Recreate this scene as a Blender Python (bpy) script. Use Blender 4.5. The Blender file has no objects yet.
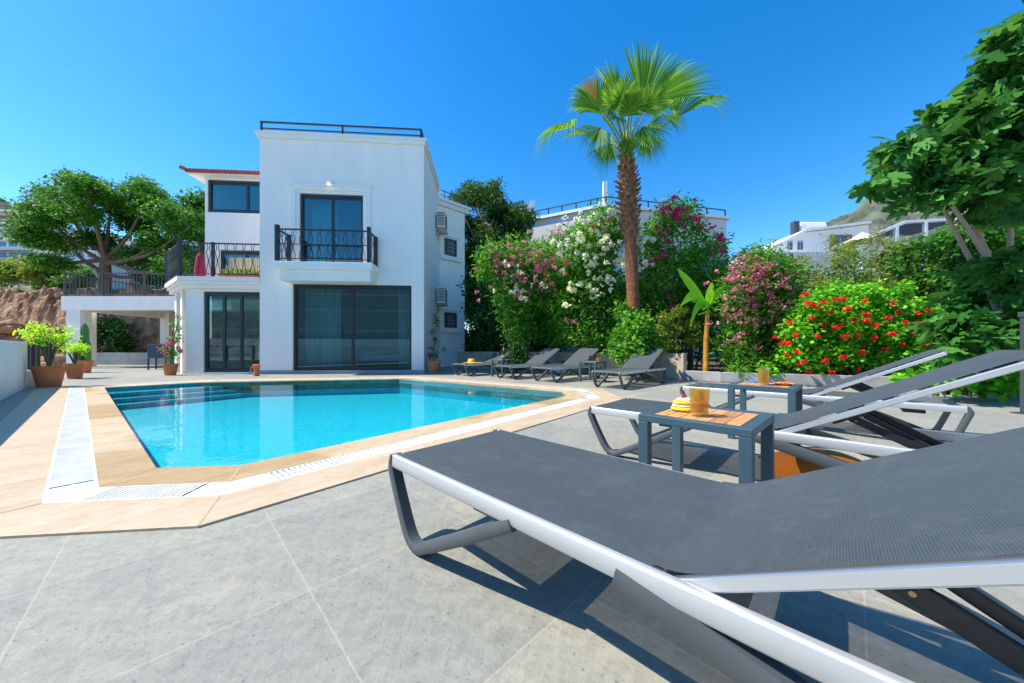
import bpy, bmesh, math, random
import numpy as np
from mathutils import Vector, Matrix
R = math.radians
random.seed(7); rng = np.random.default_rng(7)
scene = bpy.context.scene
col = scene.collection
# ------------------------------------------------------------ camera
F = 341.0; HY = 348.0; CH = 0.75
cd = bpy.data.cameras.new('camera'); cam = bpy.data.objects.new('camera', cd); col.objects.link(cam)
cam.location = (0, 0, CH); cam.rotation_euler = (R(90), 0, 0)
cd.lens = F/1024*36; cd.sensor_width = 36; cd.shift_y = (HY-341.5)/1024
cd.clip_start = 0.02; cd.clip_end = 5000
scene.camera = cam
# ------------------------------------------------------------ sky and sun
SUN_EL, SH = 54.0, Vector((.9985, .055))           # elevation, horizontal direction the shadows fall
w = bpy.data.worlds.new('World'); scene.world = w; w.use_nodes = True
nt = w.node_tree; bg = nt.nodes['Background']
sky = nt.nodes.new('ShaderNodeTexSky'); sky.sky_type = 'NISHITA'; sky.sun_disc = False
sky.sun_elevation = R(SUN_EL); sky.sun_rotation = math.atan2(-SH.x, -SH.y)
sky.air_density = 1.0; sky.dust_density = 0.25; sky.ozone_density = 3.0
hs = nt.nodes.new('ShaderNodeHueSaturation'); hs.inputs['Saturation'].default_value = 1.40; hs.inputs['Value'].default_value = 1.15
hs.inputs['Hue'].default_value = 0.500
nt.links.new(sky.outputs[0], hs.inputs['Color']); nt.links.new(hs.outputs[0], bg.inputs[0])
bg.inputs[1].default_value = 0.15
sd = bpy.data.lights.new('sun', 'SUN'); sd.energy = 4.5; sd.angle = R(.55); sd.color = (1, .93, .80)
sun = bpy.data.objects.new('sun', sd); col.objects.link(sun)
ce = math.cos(R(SUN_EL))
sun.rotation_euler = Vector((SH.x*ce, SH.y*ce, -math.sin(R(SUN_EL)))).to_track_quat('-Z', 'Y').to_euler()
sun.location = (-20, -25, 60)
vs = scene.view_settings; vs.view_transform = 'Standard'; vs.look = 'None'; vs.exposure = 0.66; vs.gamma = 1
vs.use_curve_mapping = False
scene.render.engine = 'CYCLES'
try:
    scene.cycles.max_bounces = 10; scene.cycles.transparent_max_bounces = 24
    scene.cycles.caustics_reflective = False; scene.cycles.caustics_refractive = False
except Exception: pass

def gp(px, py, h=0.0):            # where the line of sight through a picture point meets the level h
    y = F*(CH-h)/(py-HY); return ((px-512)/F*y, y)
def at(px, py, y):                # point at depth y
    return Vector(((px-512)/F*y, y, CH-(py-HY)*y/F))

# ------------------------------------------------------------ materials
def newmat(name):
    m = bpy.data.materials.new(name); m.use_nodes = True
    return m, m.node_tree, m.node_tree.nodes['Principled BSDF']
def N(nt, t, **kw):
    n = nt.nodes.new(t)
    for k, v in kw.items():
        if k in n.inputs.keys() if isinstance(k, str) else False: n.inputs[k].default_value = v
        else: setattr(n, k, v)
    return n
def ramp(nt, src, stops):
    r = nt.nodes.new('ShaderNodeValToRGB'); e = r.color_ramp.elements
    while len(e) < len(stops): e.new(.5)
    for i, (p, c) in enumerate(stops): e[i].position = p; e[i].color = (*c, 1)
    nt.links.new(src, r.inputs[0]); return r.outputs[0]
def coords(nt, scale=(1, 1, 1), rot=0):
    t = nt.nodes.new('ShaderNodeNewGeometry'); mp = nt.nodes.new('ShaderNodeMapping')
    mp.inputs['Scale'].default_value = scale; mp.inputs['Rotation'].default_value = (0, 0, rot)
    nt.links.new(t.outputs['Position'], mp.inputs[0]); return mp.outputs[0]
def noise(nt, vec, scale, detail=4, rough=.6):
    n = nt.nodes.new('ShaderNodeTexNoise'); n.inputs['Scale'].default_value = scale
    n.inputs['Detail'].default_value = detail; n.inputs['Roughness'].default_value = rough
    nt.links.new(vec, n.inputs['Vector']); return n.outputs['Fac']
def bump(nt, b, src, strength, dist=.01):
    bn = nt.nodes.new('ShaderNodeBump'); bn.inputs['Strength'].default_value = strength; bn.inputs['Distance'].default_value = dist
    nt.links.new(src, bn.inputs['Height'])
    if b.inputs['Normal'].is_linked: nt.links.new(b.inputs['Normal'].links[0].from_socket, bn.inputs['Normal'])
    nt.links.new(bn.outputs[0], b.inputs['Normal'])
def pm(name, c, rough=.6, metal=0, var=.12, vscale=6, bmp=0, bscale=60, stretch=(1, 1, 1), spec=None, dist=.01, c2=None):
    m, nt, b = newmat(name)
    b.inputs['Roughness'].default_value = rough; b.inputs['Metallic'].default_value = metal
    if spec is not None: b.inputs['Specular IOR Level'].default_value = spec
    v = coords(nt, stretch)
    lo = tuple(x*(1-var) for x in c); hi = c2 or tuple(min(1, x*(1+var)) for x in c)
    o = ramp(nt, noise(nt, v, vscale), [(.3, lo), (.7, hi)])
    nt.links.new(o, b.inputs['Base Color'])
    if bmp: bump(nt, b, noise(nt, v, bscale, 3), bmp, dist)
    return m
def leafmat(name, c1, c2, c3=None, trans=.35, rough=.55):
    m, nt, b = newmat(name)
    g = nt.nodes.new('ShaderNodeNewGeometry')
    st = [(0, c1), (.7, c2)] + ([(1, c3)] if c3 else [])
    o = ramp(nt, g.outputs['Random Per Island'], st)
    nt.links.new(o, b.inputs['Base Color']); b.inputs['Roughness'].default_value = rough
    b.inputs['Specular IOR Level'].default_value = .22
    tr = nt.nodes.new('ShaderNodeBsdfTranslucent'); mx = nt.nodes.new('ShaderNodeMixShader'); mx.inputs[0].default_value = trans
    hv = nt.nodes.new('ShaderNodeHueSaturation'); hv.inputs['Hue'].default_value = .48; hv.inputs['Value'].default_value = 1.7
    nt.links.new(o, hv.inputs['Color']); nt.links.new(hv.outputs[0], tr.inputs[0])
    out = nt.nodes['Material Output']
    nt.links.new(b.outputs[0], mx.inputs[1]); nt.links.new(tr.outputs[0], mx.inputs[2]); nt.links.new(mx.outputs[0], out.inputs[0])
    return m
M = {}
# stone paving: 60 cm tiles laid on the diagonal, pale joints, mottled
def paving():
    m, nt, b = newmat('paving'); L = nt.links.new
    g = coords(nt)
    def mathn(op, a, bb=None):
        n = nt.nodes.new('ShaderNodeMath'); n.operation = op
        for i, s in enumerate((a, bb)):
            if s is None: continue
            if isinstance(s, (int, float)): n.inputs[i].default_value = s
            else: L(s, n.inputs[i])
        return n.outputs[0]
    sx = nt.nodes.new('ShaderNodeSeparateXYZ'); L(g, sx.inputs[0])
    X, Y = sx.outputs[0], sx.outputs[1]
    c1 = mathn('ADD', mathn('MULTIPLY', X, -.705), mathn('MULTIPLY', Y, .709))
    c2 = mathn('ADD', mathn('MULTIPLY', X, .709), mathn('MULTIPLY', Y, .705))
    t1 = mathn('DIVIDE', mathn('ADD', c1, 60.52), .605); t2 = mathn('DIVIDE', mathn('ADD', c2, 59.2), .595)
    def joint(t):
        f = mathn('FRACT', t); return mathn('MINIMUM', f, mathn('SUBTRACT', 1.0, f))
    d = mathn('MINIMUM', joint(t1), joint(t2))
    jm = nt.nodes.new('ShaderNodeMapRange'); jm.inputs[1].default_value = .003; jm.inputs[2].default_value = .0055
    jm.inputs[3].default_value = 1; jm.inputs[4].default_value = 0; L(d, jm.inputs[0])
    cell = nt.nodes.new('ShaderNodeCombineXYZ'); L(mathn('FLOOR', t1), cell.inputs[0]); L(mathn('FLOOR', t2), cell.inputs[1])
    wn = nt.nodes.new('ShaderNodeTexWhiteNoise'); L(cell.outputs[0], wn.inputs[0])
    base = ramp(nt, noise(nt, g, 5.0, 9, .74), [(.22, (.262, .268, .240)), (.5, (.330, .325, .280)), (.78, (.395, .372, .305))])
    fine = ramp(nt, noise(nt, g, 22, 9, .8), [(.3, (.70, .72, .72)), (.5, (.97, .97, .96)), (.72, (1.20, 1.18, 1.13))])
    mu = nt.nodes.new('ShaderNodeMix'); mu.data_type = 'RGBA'; mu.blend_type = 'MULTIPLY'; mu.inputs[0].default_value = 1; 
    L(base, mu.inputs[6]); L(fine, mu.inputs[7])
    tv = ramp(nt, wn.outputs[0], [(0, (.88, .90, .92)), (1, (1.07, 1.06, 1.03))])
    mu2 = nt.nodes.new('ShaderNodeMix'); mu2.data_type = 'RGBA'; mu2.blend_type = 'MULTIPLY'; mu2.inputs[0].default_value = 1
    L(mu.outputs[2], mu2.inputs[6]); L(tv, mu2.inputs[7])
    # small dark pits and a few ochre stains
    pit = ramp(nt, noise(nt, g, 75, 2, .5), [(.29, (.50, .56, .60)), (.36, (1, 1, 1))])
    mu3 = nt.nodes.new('ShaderNodeMix'); mu3.data_type = 'RGBA'; mu3.blend_type = 'MULTIPLY'; mu3.inputs[0].default_value = .8
    L(mu2.outputs[2], mu3.inputs[6]); L(pit, mu3.inputs[7])
    st = ramp(nt, noise(nt, coords(nt, (1, 1, 1), .8), 1.7, 3, .5), [(.64, (0, 0, 0)), (.74, (1, 1, 1))])
    mu4 = nt.nodes.new('ShaderNodeMix'); mu4.data_type = 'RGBA'; mu4.inputs[7].default_value = (.52, .45, .33, 1)
    L(mathn('MULTIPLY', st, .45), mu4.inputs[0]); L(mu3.outputs[2], mu4.inputs[6])
    mj = nt.nodes.new('ShaderNodeMix'); mj.data_type = 'RGBA'; mj.inputs[7].default_value = (.62, .52, .38, 1)
    L(mathn('MULTIPLY', jm.outputs[0], .30), mj.inputs[0]); L(mu4.outputs[2], mj.inputs[6])
    L(mj.outputs[2], b.inputs['Base Color']); b.inputs['Roughness'].default_value = .55
    b.inputs['Specular IOR Level'].default_value = .35
    bump(nt, b, noise(nt, g, 45, 8, .75), .6, .008)
    return m
M['paving'] = paving()
def coping(name, cs, wet=False):
    m, nt, b = newmat(name); g = coords(nt, (1, 1, 1), .68)
    mp = nt.nodes.new('ShaderNodeMapping'); mp.inputs['Scale'].default_value = (3.5, 1, 1); nt.links.new(g, mp.inputs[0])
    o = ramp(nt, noise(nt, mp.outputs[0], 2.2, 7, .65), [(.25, cs[0]), (.5, cs[1]), (.75, cs[2])])
    f = ramp(nt, noise(nt, mp.outputs[0], 17, 5, .7), [(.3, (.84, .80, .76)), (.6, (1.04, 1.03, 1.02))])
    mu = nt.nodes.new('ShaderNodeMix'); mu.data_type = 'RGBA'; mu.blend_type = 'MULTIPLY'; mu.inputs[0].default_value = 1
    nt.links.new(o, mu.inputs[6]); nt.links.new(f, mu.inputs[7]); nt.links.new(mu.outputs[2], b.inputs['Base Color'])
    if wet:
        st = ramp(nt, noise(nt, coords(nt, (1, 1, 1), .3), .55, 3, .5), [(.47, (1.12, 1.14, 1.2)), (.50, (.88, .80, .66))])
        m2 = nt.nodes.new('ShaderNodeMix'); m2.data_type = 'RGBA'; m2.blend_type = 'MULTIPLY'; m2.inputs[0].default_value = 1
        nt.links.new(mu.outputs[2], m2.inputs[6]); nt.links.new(st, m2.inputs[7]); nt.links.new(m2.outputs[2], b.inputs['Base Color'])
    b.inputs['Roughness'].default_value = .5; bump(nt, b, noise(nt, mp.outputs[0], 30, 6), .3, .005)
    return m
M['coping'] = coping('coping', [(.48, .35, .22), (.56, .44, .30), (.63, .52, .38)])
M['coping_inner'] = coping('coping_inner', [(.42, .30, .15), (.50, .38, .22), (.60, .49, .34)], True)
M['joint'] = pm('joint', (.58, .36, .20), .8)
M['plaster'] = pm('plaster', (.89, .835, .775), .75, var=.045, vscale=1.6, stretch=(1.6, 1.6, .35), bmp=.12, bscale=90, dist=.003)
M['plaster_trim'] = pm('plaster_trim', (.82, .81, .78), .7, var=.03, vscale=2)
M['plaster_shade'] = pm('plaster_shaded', (.66, .62, .64), .8, var=.06, vscale=1.2)  # white plaster with the neighbour wall's lavender shade put into its colour
M['wall_blue'] = pm('wall_paint', (.80, .82, .80), .75, var=.05, vscale=1.5, bmp=.2, bscale=70, dist=.004)
M['concrete'] = pm('concrete', (.36, .36, .35), .85, var=.2, vscale=3, bmp=.3, bscale=30)
M['bed_wall'] = pm('bed_wall', (.55, .46, .34), .85, var=.25, vscale=2.2, bmp=.3, bscale=20)
M['frame'] = pm('window_frame', (.022, .032, .042), .35, var=.1)
M['iron'] = pm('wrought_iron', (.02, .022, .026), .4, var=.1)
M['rooftile'] = pm('roof_tile', (.42, .07, .045), .7, var=.25, vscale=9)
M['alu'] = pm('aluminium', (.60, .62, .64), .40, metal=.55, var=.03, vscale=3)
M['plastic'] = pm('leg_plastic', (.070, .084, .094), .42, var=.08, vscale=8, bmp=.06, bscale=200, dist=.002)
M['black'] = pm('black_plastic', (.016, .018, .021), .35, var=.15)
M['brass'] = pm('brass', (.45, .34, .16), .4, metal=.8)
M['table_metal'] = pm('table_metal', (.045, .095, .125), .42, var=.06, vscale=5)
M['terracotta'] = pm('terracotta', (.60, .19, .065), .75, var=.15, vscale=5, bmp=.15, bscale=60)
M['soil'] = pm('soil', (.10, .065, .04), .95, var=.4, vscale=8, bmp=.8, bscale=25, dist=.03)
M['rock'] = pm('rock', (.36, .13, .045), .95, var=.6, vscale=2.0, bmp=1, bscale=9, dist=.12, c2=(.64, .40, .23))
M['stonewall'] = pm('stone_wall', (.16, .10, .065), .95, var=.5, vscale=2.2, bmp=1, bscale=5, dist=.12, c2=(.34, .25, .18))
M['dirt'] = pm('dirt', (.42, .33, .24), .95, var=.3, vscale=.6, bmp=.5, bscale=4, dist=.1)
M['mountain'] = pm('mountain', (.06, .095, .05), .95, var=.4, vscale=.05, c2=(.15, .165, .12), bmp=1, bscale=.08, dist=6)
M['hill'] = pm('hill', (.10, .15, .07), .95, var=.3, vscale=.12, c2=(.28, .24, .16))
M['bark'] = pm('bark', (.16, .12, .085), .9, var=.3, vscale=9, bmp=.8, bscale=30, stretch=(1, 1, .3))
M['bark_pale'] = pm('bark_pale', (.36, .29, .22), .85, var=.2, vscale=8, bmp=.4, bscale=30, stretch=(1, 1, .3))
M['palm_boot'] = pm('palm_boot', (.24, .10, .05), .9, var=.45, vscale=9, c2=(.40, .20, .11), bmp=.8, bscale=30)
M['palm_trunk'] = pm('palm_trunk', (.25, .09, .04), .9, var=.35, vscale=12, stretch=(1, 1, 2.5), bmp=.9, bscale=22, dist=.03)
M['white'] = pm('white_plastic', (.80, .81, .82), .45, var=.03)
M['grate'] = pm('grate_plastic', (.68, .68, .64), .5, var=.14, vscale=6)
M['channel'] = pm('channel', (.13, .14, .15), .8)
M['steel_grey'] = pm('painted_grey', (.05, .058, .068), .45)
M['orange'] = pm('orange_fabric', (.85, .22, .012), .7, var=.12, vscale=4, bmp=.3, bscale=14)
M['yellow_straw'] = pm('straw', (.80, .47, .07), .8, var=.15, vscale=20)
M['towel_yellow'] = pm('towel_yellow', (.80, .50, .12), .9, var=.1)
M['fruit'] = pm('fruit_flesh', (.85, .58, .04), .4, var=.15, vscale=40)
M['cream'] = pm('cream', (.82, .76, .52), .5)
M['red'] = pm('cherry_red', (.62, .015, .02), .25)
M['blue'] = pm('blue_card', (.02, .30, .62), .4)
M['lilac'] = pm('lilac_paper', (.42, .36, .62), .5)
M['magenta'] = pm('magenta_cloth', (.36, .012, .07), .8)
M['curtain'] = pm('curtain', (.74, .69, .60), .9, var=.2, vscale=9, stretch=(1, 1, .05))
M['beige_cloth'] = pm('beige_cloth', (.60, .52, .36), .9)
M['wicker'] = pm('wicker', (.30, .17, .09), .8, var=.3, vscale=30)
M['bedding'] = pm('bedding', (.55, .64, .72), .9)
M['interior'] = pm('interior_wall', (.66, .68, .66), .9)
M['floor_in'] = pm('interior_floor', (.45, .40, .32), .5)
M['bluechair'] = pm('chair_plastic', (.05, .085, .13), .5)
M['navy'] = pm('navy_canvas', (.05, .09, .25), .8)
M['brown_wood'] = pm('brown_wood', (.30, .12, .05), .6, var=.2)
M['cladding'] = pm('render_green_grey', (.30, .34, .33), .8, var=.1)
# wood slats
def wood():
    m, nt, b = newmat('wood_slat'); v = coords(nt, (1, 1, 1), R(45))
    g = nt.nodes.new('ShaderNodeNewGeometry')
    mp = nt.nodes.new('ShaderNodeMapping'); mp.inputs['Scale'].default_value = (14, 1.5, 1); nt.links.new(v, mp.inputs[0])
    o = ramp(nt, noise(nt, mp.outputs[0], 7, 5), [(.3, (.42, .19, .07)), (.7, (.72, .40, .17))])
    t = ramp(nt, g.outputs['Random Per Island'], [(0, (.62, .50, .50)), (.35, (.95, .93, .9)), (1, (1.12, 1.08, 1.0))])
    mu = nt.nodes.new('ShaderNodeMix'); mu.data_type = 'RGBA'; mu.blend_type = 'MULTIPLY'; mu.inputs[0].default_value = 1
    nt.links.new(o, mu.inputs[6]); nt.links.new(t, mu.inputs[7]); nt.links.new(mu.outputs[2], b.inputs['Base Color'])
    b.inputs['Roughness'].default_value = .5; return m
M['wood'] = wood()
# sling: woven mesh that lets a little sun through
def sling():
    m, nt, b = newmat('sling_mesh'); L = nt.links.new
    tc = nt.nodes.new('ShaderNodeTexCoord')
    mp = nt.nodes.new('ShaderNodeMapping'); mp.inputs['Scale'].default_value = (6, 60, 6); L(tc.outputs['Object'], mp.inputs[0])
    mp2 = nt.nodes.new('ShaderNodeMapping'); mp2.inputs['Scale'].default_value = (60, 6, 6); L(tc.outputs['Object'], mp2.inputs[0])
    n1 = noise(nt, mp.outputs[0], 7, 3); n2 = noise(nt, mp2.outputs[0], 7, 3)
    n3 = noise(nt, tc.outputs['Object'], 3.0, 4)
    a = nt.nodes.new('ShaderNodeMath'); a.operation = 'ADD'; L(n1, a.inputs[0]); L(n2, a.inputs[1])
    c = nt.nodes.new('ShaderNodeMath'); c.operation = 'ADD'; L(a.outputs[0], c.inputs[0]); L(n3, c.inputs[1])
    o = ramp(nt, c.outputs[0], [(0.0, (.10, .11, .13)), (1, (.10, .11, .13))])
    mr = nt.nodes.new('ShaderNodeMapRange'); L(c.outputs[0], mr.inputs[0]); mr.inputs[1].default_value = 1.1; mr.inputs[2].default_value = 1.9
    o = ramp(nt, mr.outputs[0], [(0, (.052, .066, .074)), (1, (.074, .090, .099))])
    wv = []
    for ax, per in (('X', .0034), ('Y', .0034)):
        wt_ = nt.nodes.new('ShaderNodeTexWave'); wt_.wave_type = 'BANDS'; wt_.bands_direction = ax; wt_.inputs['Scale'].default_value = .314/per
        wt_.inputs['Distortion'].default_value = .35; wt_.inputs['Detail'].default_value = 2; L(tc.outputs['Object'], wt_.inputs['Vector']); wv.append(wt_.outputs['Fac'])
    wm = nt.nodes.new('ShaderNodeMath'); wm.operation = 'MULTIPLY'; L(wv[0], wm.inputs[0]); L(wv[1], wm.inputs[1])
    wc = ramp(nt, wm.outputs[0], [(0, (.70, .70, .71)), (.6, (1.22, 1.22, 1.22))])
    mw = nt.nodes.new('ShaderNodeMix'); mw.data_type = 'RGBA'; mw.blend_type = 'MULTIPLY'; mw.inputs[0].default_value = 1; L(o, mw.inputs[6]); L(wc, mw.inputs[7])
    du = ramp(nt, noise(nt, tc.outputs['Object'], 9, 9, .8), [(.50, (0, 0, 0)), (.78, (1, 1, 1))])
    sp = ramp(nt, noise(nt, tc.outputs['Object'], 160, 2, .5), [(.72, (0, 0, 0)), (.76, (1, 1, 1))])
    ad_ = nt.nodes.new('ShaderNodeMath'); ad_.operation = 'MULTIPLY_ADD'; ad_.inputs[1].default_value = .25; L(du, ad_.inputs[0])
    s2 = nt.nodes.new('ShaderNodeMath'); s2.operation = 'MULTIPLY'; s2.inputs[1].default_value = .4; L(sp, s2.inputs[0]); L(s2.outputs[0], ad_.inputs[2])
    md = nt.nodes.new('ShaderNodeMix'); md.data_type = 'RGBA'; md.inputs[7].default_value = (.22, .215, .20, 1); L(ad_.outputs[0], md.inputs[0]); L(mw.outputs[2], md.inputs[6])
    L(md.outputs[2], b.inputs['Base Color']); b.inputs['Roughness'].default_value = .6
    bump(nt, b, wm.outputs[0], .35, .0012); bump(nt, b, n3, .3, .01)
    tr = nt.nodes.new('ShaderNodeBsdfTransparent'); mx = nt.nodes.new('ShaderNodeMixShader'); 
    g = nt.nodes.new('ShaderNodeNewGeometry'); dt = nt.nodes.new('ShaderNodeVectorMath'); dt.operation = 'DOT_PRODUCT'
    L(g.outputs['Normal'], dt.inputs[0]); L(g.outputs['Incoming'], dt.inputs[1])
    pw = nt.nodes.new('ShaderNodeMath'); pw.operation = 'POWER'; pw.inputs[1].default_value = 4; ab = nt.nodes.new('ShaderNodeMath'); ab.operation = 'ABSOLUTE'
    L(dt.outputs['Value'], ab.inputs[0]); L(ab.outputs[0], pw.inputs[0])
    ml = nt.nodes.new('ShaderNodeMath'); ml.operation = 'MULTIPLY'; ml.inputs[1].default_value = .42; L(pw.outputs[0], ml.inputs[0]); L(ml.outputs[0], mx.inputs[0])
    L(b.outputs[0], mx.inputs[1]); L(tr.outputs[0], mx.inputs[2]); L(mx.outputs[0], nt.nodes['Material Output'].inputs[0])
    return m
M['sling'] = sling()
def glassy(name, tint, rough=.0, ior=1.5, glosscol=(1, 1, 1), bmp=None, blend_extra=0):
    m, nt, b = newmat(name); L = nt.links.new
    nt.nodes.remove(b)
    tr = nt.nodes.new('ShaderNodeBsdfTransparent'); tr.inputs[0].default_value = (*tint, 1)
    gl = nt.nodes.new('ShaderNodeBsdfGlossy'); gl.inputs['Roughness'].default_value = rough; gl.inputs[0].default_value = (*glosscol, 1)
    if ior == 1.2: fr = nt.nodes.new('ShaderNodeFresnel'); fr.inputs[0].default_value = ior
    else:
        lw0 = nt.nodes.new('ShaderNodeLayerWeight'); lw0.inputs[0].default_value = .5
        p0 = nt.nodes.new('ShaderNodeMath'); p0.operation = 'POWER'; p0.inputs[1].default_value = 4; L(lw0.outputs['Facing'], p0.inputs[0])
        fr = nt.nodes.new('ShaderNodeMath'); fr.operation = 'MULTIPLY_ADD'; fr.inputs[1].default_value = .6; fr.inputs[2].default_value = .05; L(p0.outputs[0], fr.inputs[0])
    ad = nt.nodes.new('ShaderNodeMath'); ad.operation = 'ADD'; ad.use_clamp = True; ad.inputs[1].default_value = blend_extra; L(fr.outputs[0], ad.inputs[0])
    mx = nt.nodes.new('ShaderNodeMixShader'); L(ad.outputs[0], mx.inputs[0]); L(tr.outputs[0], mx.inputs[1]); L(gl.outputs[0], mx.inputs[2])
    L(mx.outputs[0], nt.nodes['Material Output'].inputs[0])
    if bmp:
        v = coords(nt, bmp[3]); bn = nt.nodes.new('ShaderNodeBump'); bn.inputs['Strength'].default_value = bmp[1]; bn.inputs['Distance'].default_value = bmp[2]
        L(noise(nt, v, bmp[0], 3, .55), bn.inputs['Height']); L(bn.outputs[0], gl.inputs['Normal']); L(bn.outputs[0], fr.inputs['Normal'])
    return m
M['water'] = glassy('water', (.74, .98, 1.0), .0, 1.2, bmp=(4.5, .10, .02, (1, 1, 1)))
M['window_glass'] = glassy('window_glass', (.44, .72, .76), .0, 1.5, (.80, .95, .97), blend_extra=.07)
M['clear_glass'] = glassy('clear_glass', (.93, .95, .95), .0, 1.45)
def drink(name, c):
    m, nt, b = newmat(name); b.inputs['Base Color'].default_value = (*c, 1); b.inputs['Roughness'].default_value = .1
    b.inputs['Transmission Weight'].default_value = 1.0; b.inputs['Roughness'].default_value = .02; b.inputs['IOR'].default_value = 1.33
    if c[0] > .5:
        b = nt.nodes.new('ShaderNodeBsdfTransparent'); b.inputs[0].default_value = (1, .80, .18, 1)
        df = nt.nodes.new('ShaderNodeBsdfDiffuse'); df.inputs[0].default_value = (1, .62, .02, 1)
        tl = nt.nodes.new('ShaderNodeBsdfTranslucent'); tl.inputs[0].default_value = (1, .60, .012, 1)
        ma = nt.nodes.new('ShaderNodeMixShader'); ma.inputs[0].default_value = .6
        mb_ = nt.nodes.new('ShaderNodeMixShader'); mb_.inputs[0].default_value = .42
        nt.links.new(df.outputs[0], ma.inputs[1]); nt.links.new(tl.outputs[0], ma.inputs[2])
        nt.links.new(b.outputs[0], mb_.inputs[1]); nt.links.new(ma.outputs[0], mb_.inputs[2])
        nt.links.new(mb_.outputs[0], nt.nodes['Material Output'].inputs[0]); return m
    tr = nt.nodes.new('ShaderNodeBsdfTranslucent'); tr.inputs[0].default_value = (*c, 1)
    tp = nt.nodes.new('ShaderNodeBsdfTransparent'); tp.inputs[0].default_value = (*[x**.5 for x in c], 1)
    mx = nt.nodes.new('ShaderNodeMixShader'); mx.inputs[0].default_value = .6
    m2 = nt.nodes.new('ShaderNodeMixShader'); m2.inputs[0].default_value = .35
    nt.links.new(b.outputs[0], mx.inputs[1]); nt.links.new(tr.outputs[0], mx.inputs[2])
    nt.links.new(mx.outputs[0], m2.inputs[1]); nt.links.new(tp.outputs[0], m2.inputs[2])
    nt.links.new(m2.outputs[0], nt.nodes['Material Output'].inputs[0]); return m
M['amber'] = drink('amber_drink', (1.0, .68, .10))
M['cola'] = drink('dark_drink', (.12, .01, .02))
M['bottle'] = pm('bottle_glass', (.012, .035, .012), .12)
M['foil'] = pm('gold_foil', (.75, .42, .08), .35, metal=.5)
def basin():
    m, nt, b = newmat('pool_mosaic'); L = nt.links.new
    g = coords(nt, (1, 1, 1), .68)
    vo = nt.nodes.new('ShaderNodeTexVoronoi'); vo.distance = 'CHEBYCHEV'; vo.inputs['Scale'].default_value = 32; vo.inputs['Randomness'].default_value = 0
    L(g, vo.inputs['Vector'])
    wn = nt.nodes.new('ShaderNodeTexWhiteNoise'); L(vo.outputs['Position'], wn.inputs[0])
    o = ramp(nt, wn.outputs[0], [(0, (.003, .38, .52)), (1, (.012, .54, .66))])
    ca = nt.nodes.new('ShaderNodeTexNoise'); ca.inputs['Scale'].default_value = 3.0; ca.inputs['Distortion'].default_value = 1.5; L(g, ca.inputs['Vector'])
    t = ramp(nt, ca.outputs['Fac'], [(.35, (.95, .96, .97)), (.6, (1.04, 1.03, 1.03))])
    mu = nt.nodes.new('ShaderNodeMix'); mu.data_type = 'RGBA'; mu.blend_type = 'MULTIPLY'; mu.inputs[0].default_value = 1
    L(o, mu.inputs[6]); L(t, mu.inputs[7]); L(mu.outputs[2], b.inputs['Base Color']); b.inputs['Roughness'].default_value = .5
    return m
M['basin'] = basin()
M['leaf_acacia'] = leafmat('leaf_acacia', (0.020, 0.105, 0.013), (0.048, 0.205, 0.019), (0.115, 0.330, 0.024))
M['leaf_pine'] = leafmat('leaf_pine', (0.013, 0.058, 0.013), (0.038, 0.123, 0.017), (0.164, 0.290, 0.023), trans=.2)
M['leaf_oleander'] = leafmat('leaf_oleander', (0.035, 0.153, 0.015), (0.091, 0.322, 0.023), (0.238, 0.531, 0.038))
M['leaf_dark'] = leafmat('leaf_dark', (0.017, 0.072, 0.013), (0.039, 0.145, 0.018), (0.084, 0.241, 0.025), trans=.2)
M['leaf_geranium'] = leafmat('leaf_geranium', (0.070, 0.290, 0.015), (0.154, 0.515, 0.023), (0.336, 0.741, 0.038))
M['leaf_olive'] = leafmat('leaf_olive', (0.084, 0.177, 0.019), (0.210, 0.322, 0.038), (0.420, 0.451, 0.063))
M['leaf_fig'] = leafmat('leaf_fig', (0.022, 0.110, 0.018), (0.052, 0.215, 0.032), (0.11, 0.33, 0.055), trans=.35)
M['leaf_banana'] = leafmat('leaf_banana', (0.168, 0.612, 0.025), (0.308, 0.750, 0.038), trans=.4)
M['leaf_lime'] = leafmat('leaf_lime', (0.224, 0.531, 0.025), (0.476, 0.750, 0.038), trans=.4)
M['leaf_palm'] = leafmat('leaf_palm', (0.062, 0.193, 0.018), (0.134, 0.335, 0.030), (0.291, 0.490, 0.070), trans=.35)
M['leaf_palm_dry'] = leafmat('leaf_palm_dry', (.40, .17, .03), (.30, .28, .04), trans=.3)
M['petiole'] = pm('petiole', (.24, .30, .06), .6)
M['flower_pink'] = leafmat('flower_pink', (.52, .06, .13), (.66, .20, .28), (.75, .42, .46), trans=.3)
M['flower_hotpink'] = leafmat('flower_hotpink', (.42, .02, .09), (.58, .07, .17), trans=.3)
M['flower_white'] = leafmat('flower_white', (.75, .74, .50), (.82, .82, .62), trans=.3)
M['flower_red'] = leafmat('flower_red', (.70, .012, .01), (.88, .03, .015), trans=.25)
M['stem_orange'] = pm('stem_orange', (.55, .25, .03), .6, var=.3, vscale=10)
M['cactus'] = pm('cactus', (.07, .22, .05), .6)
m, nt_, b_ = newmat('lamp_glow'); b_.inputs['Emission Color'].default_value = (1, .75, .4, 1); b_.inputs['Emission Strength'].default_value = 2.5; M['glow'] = m

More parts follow.
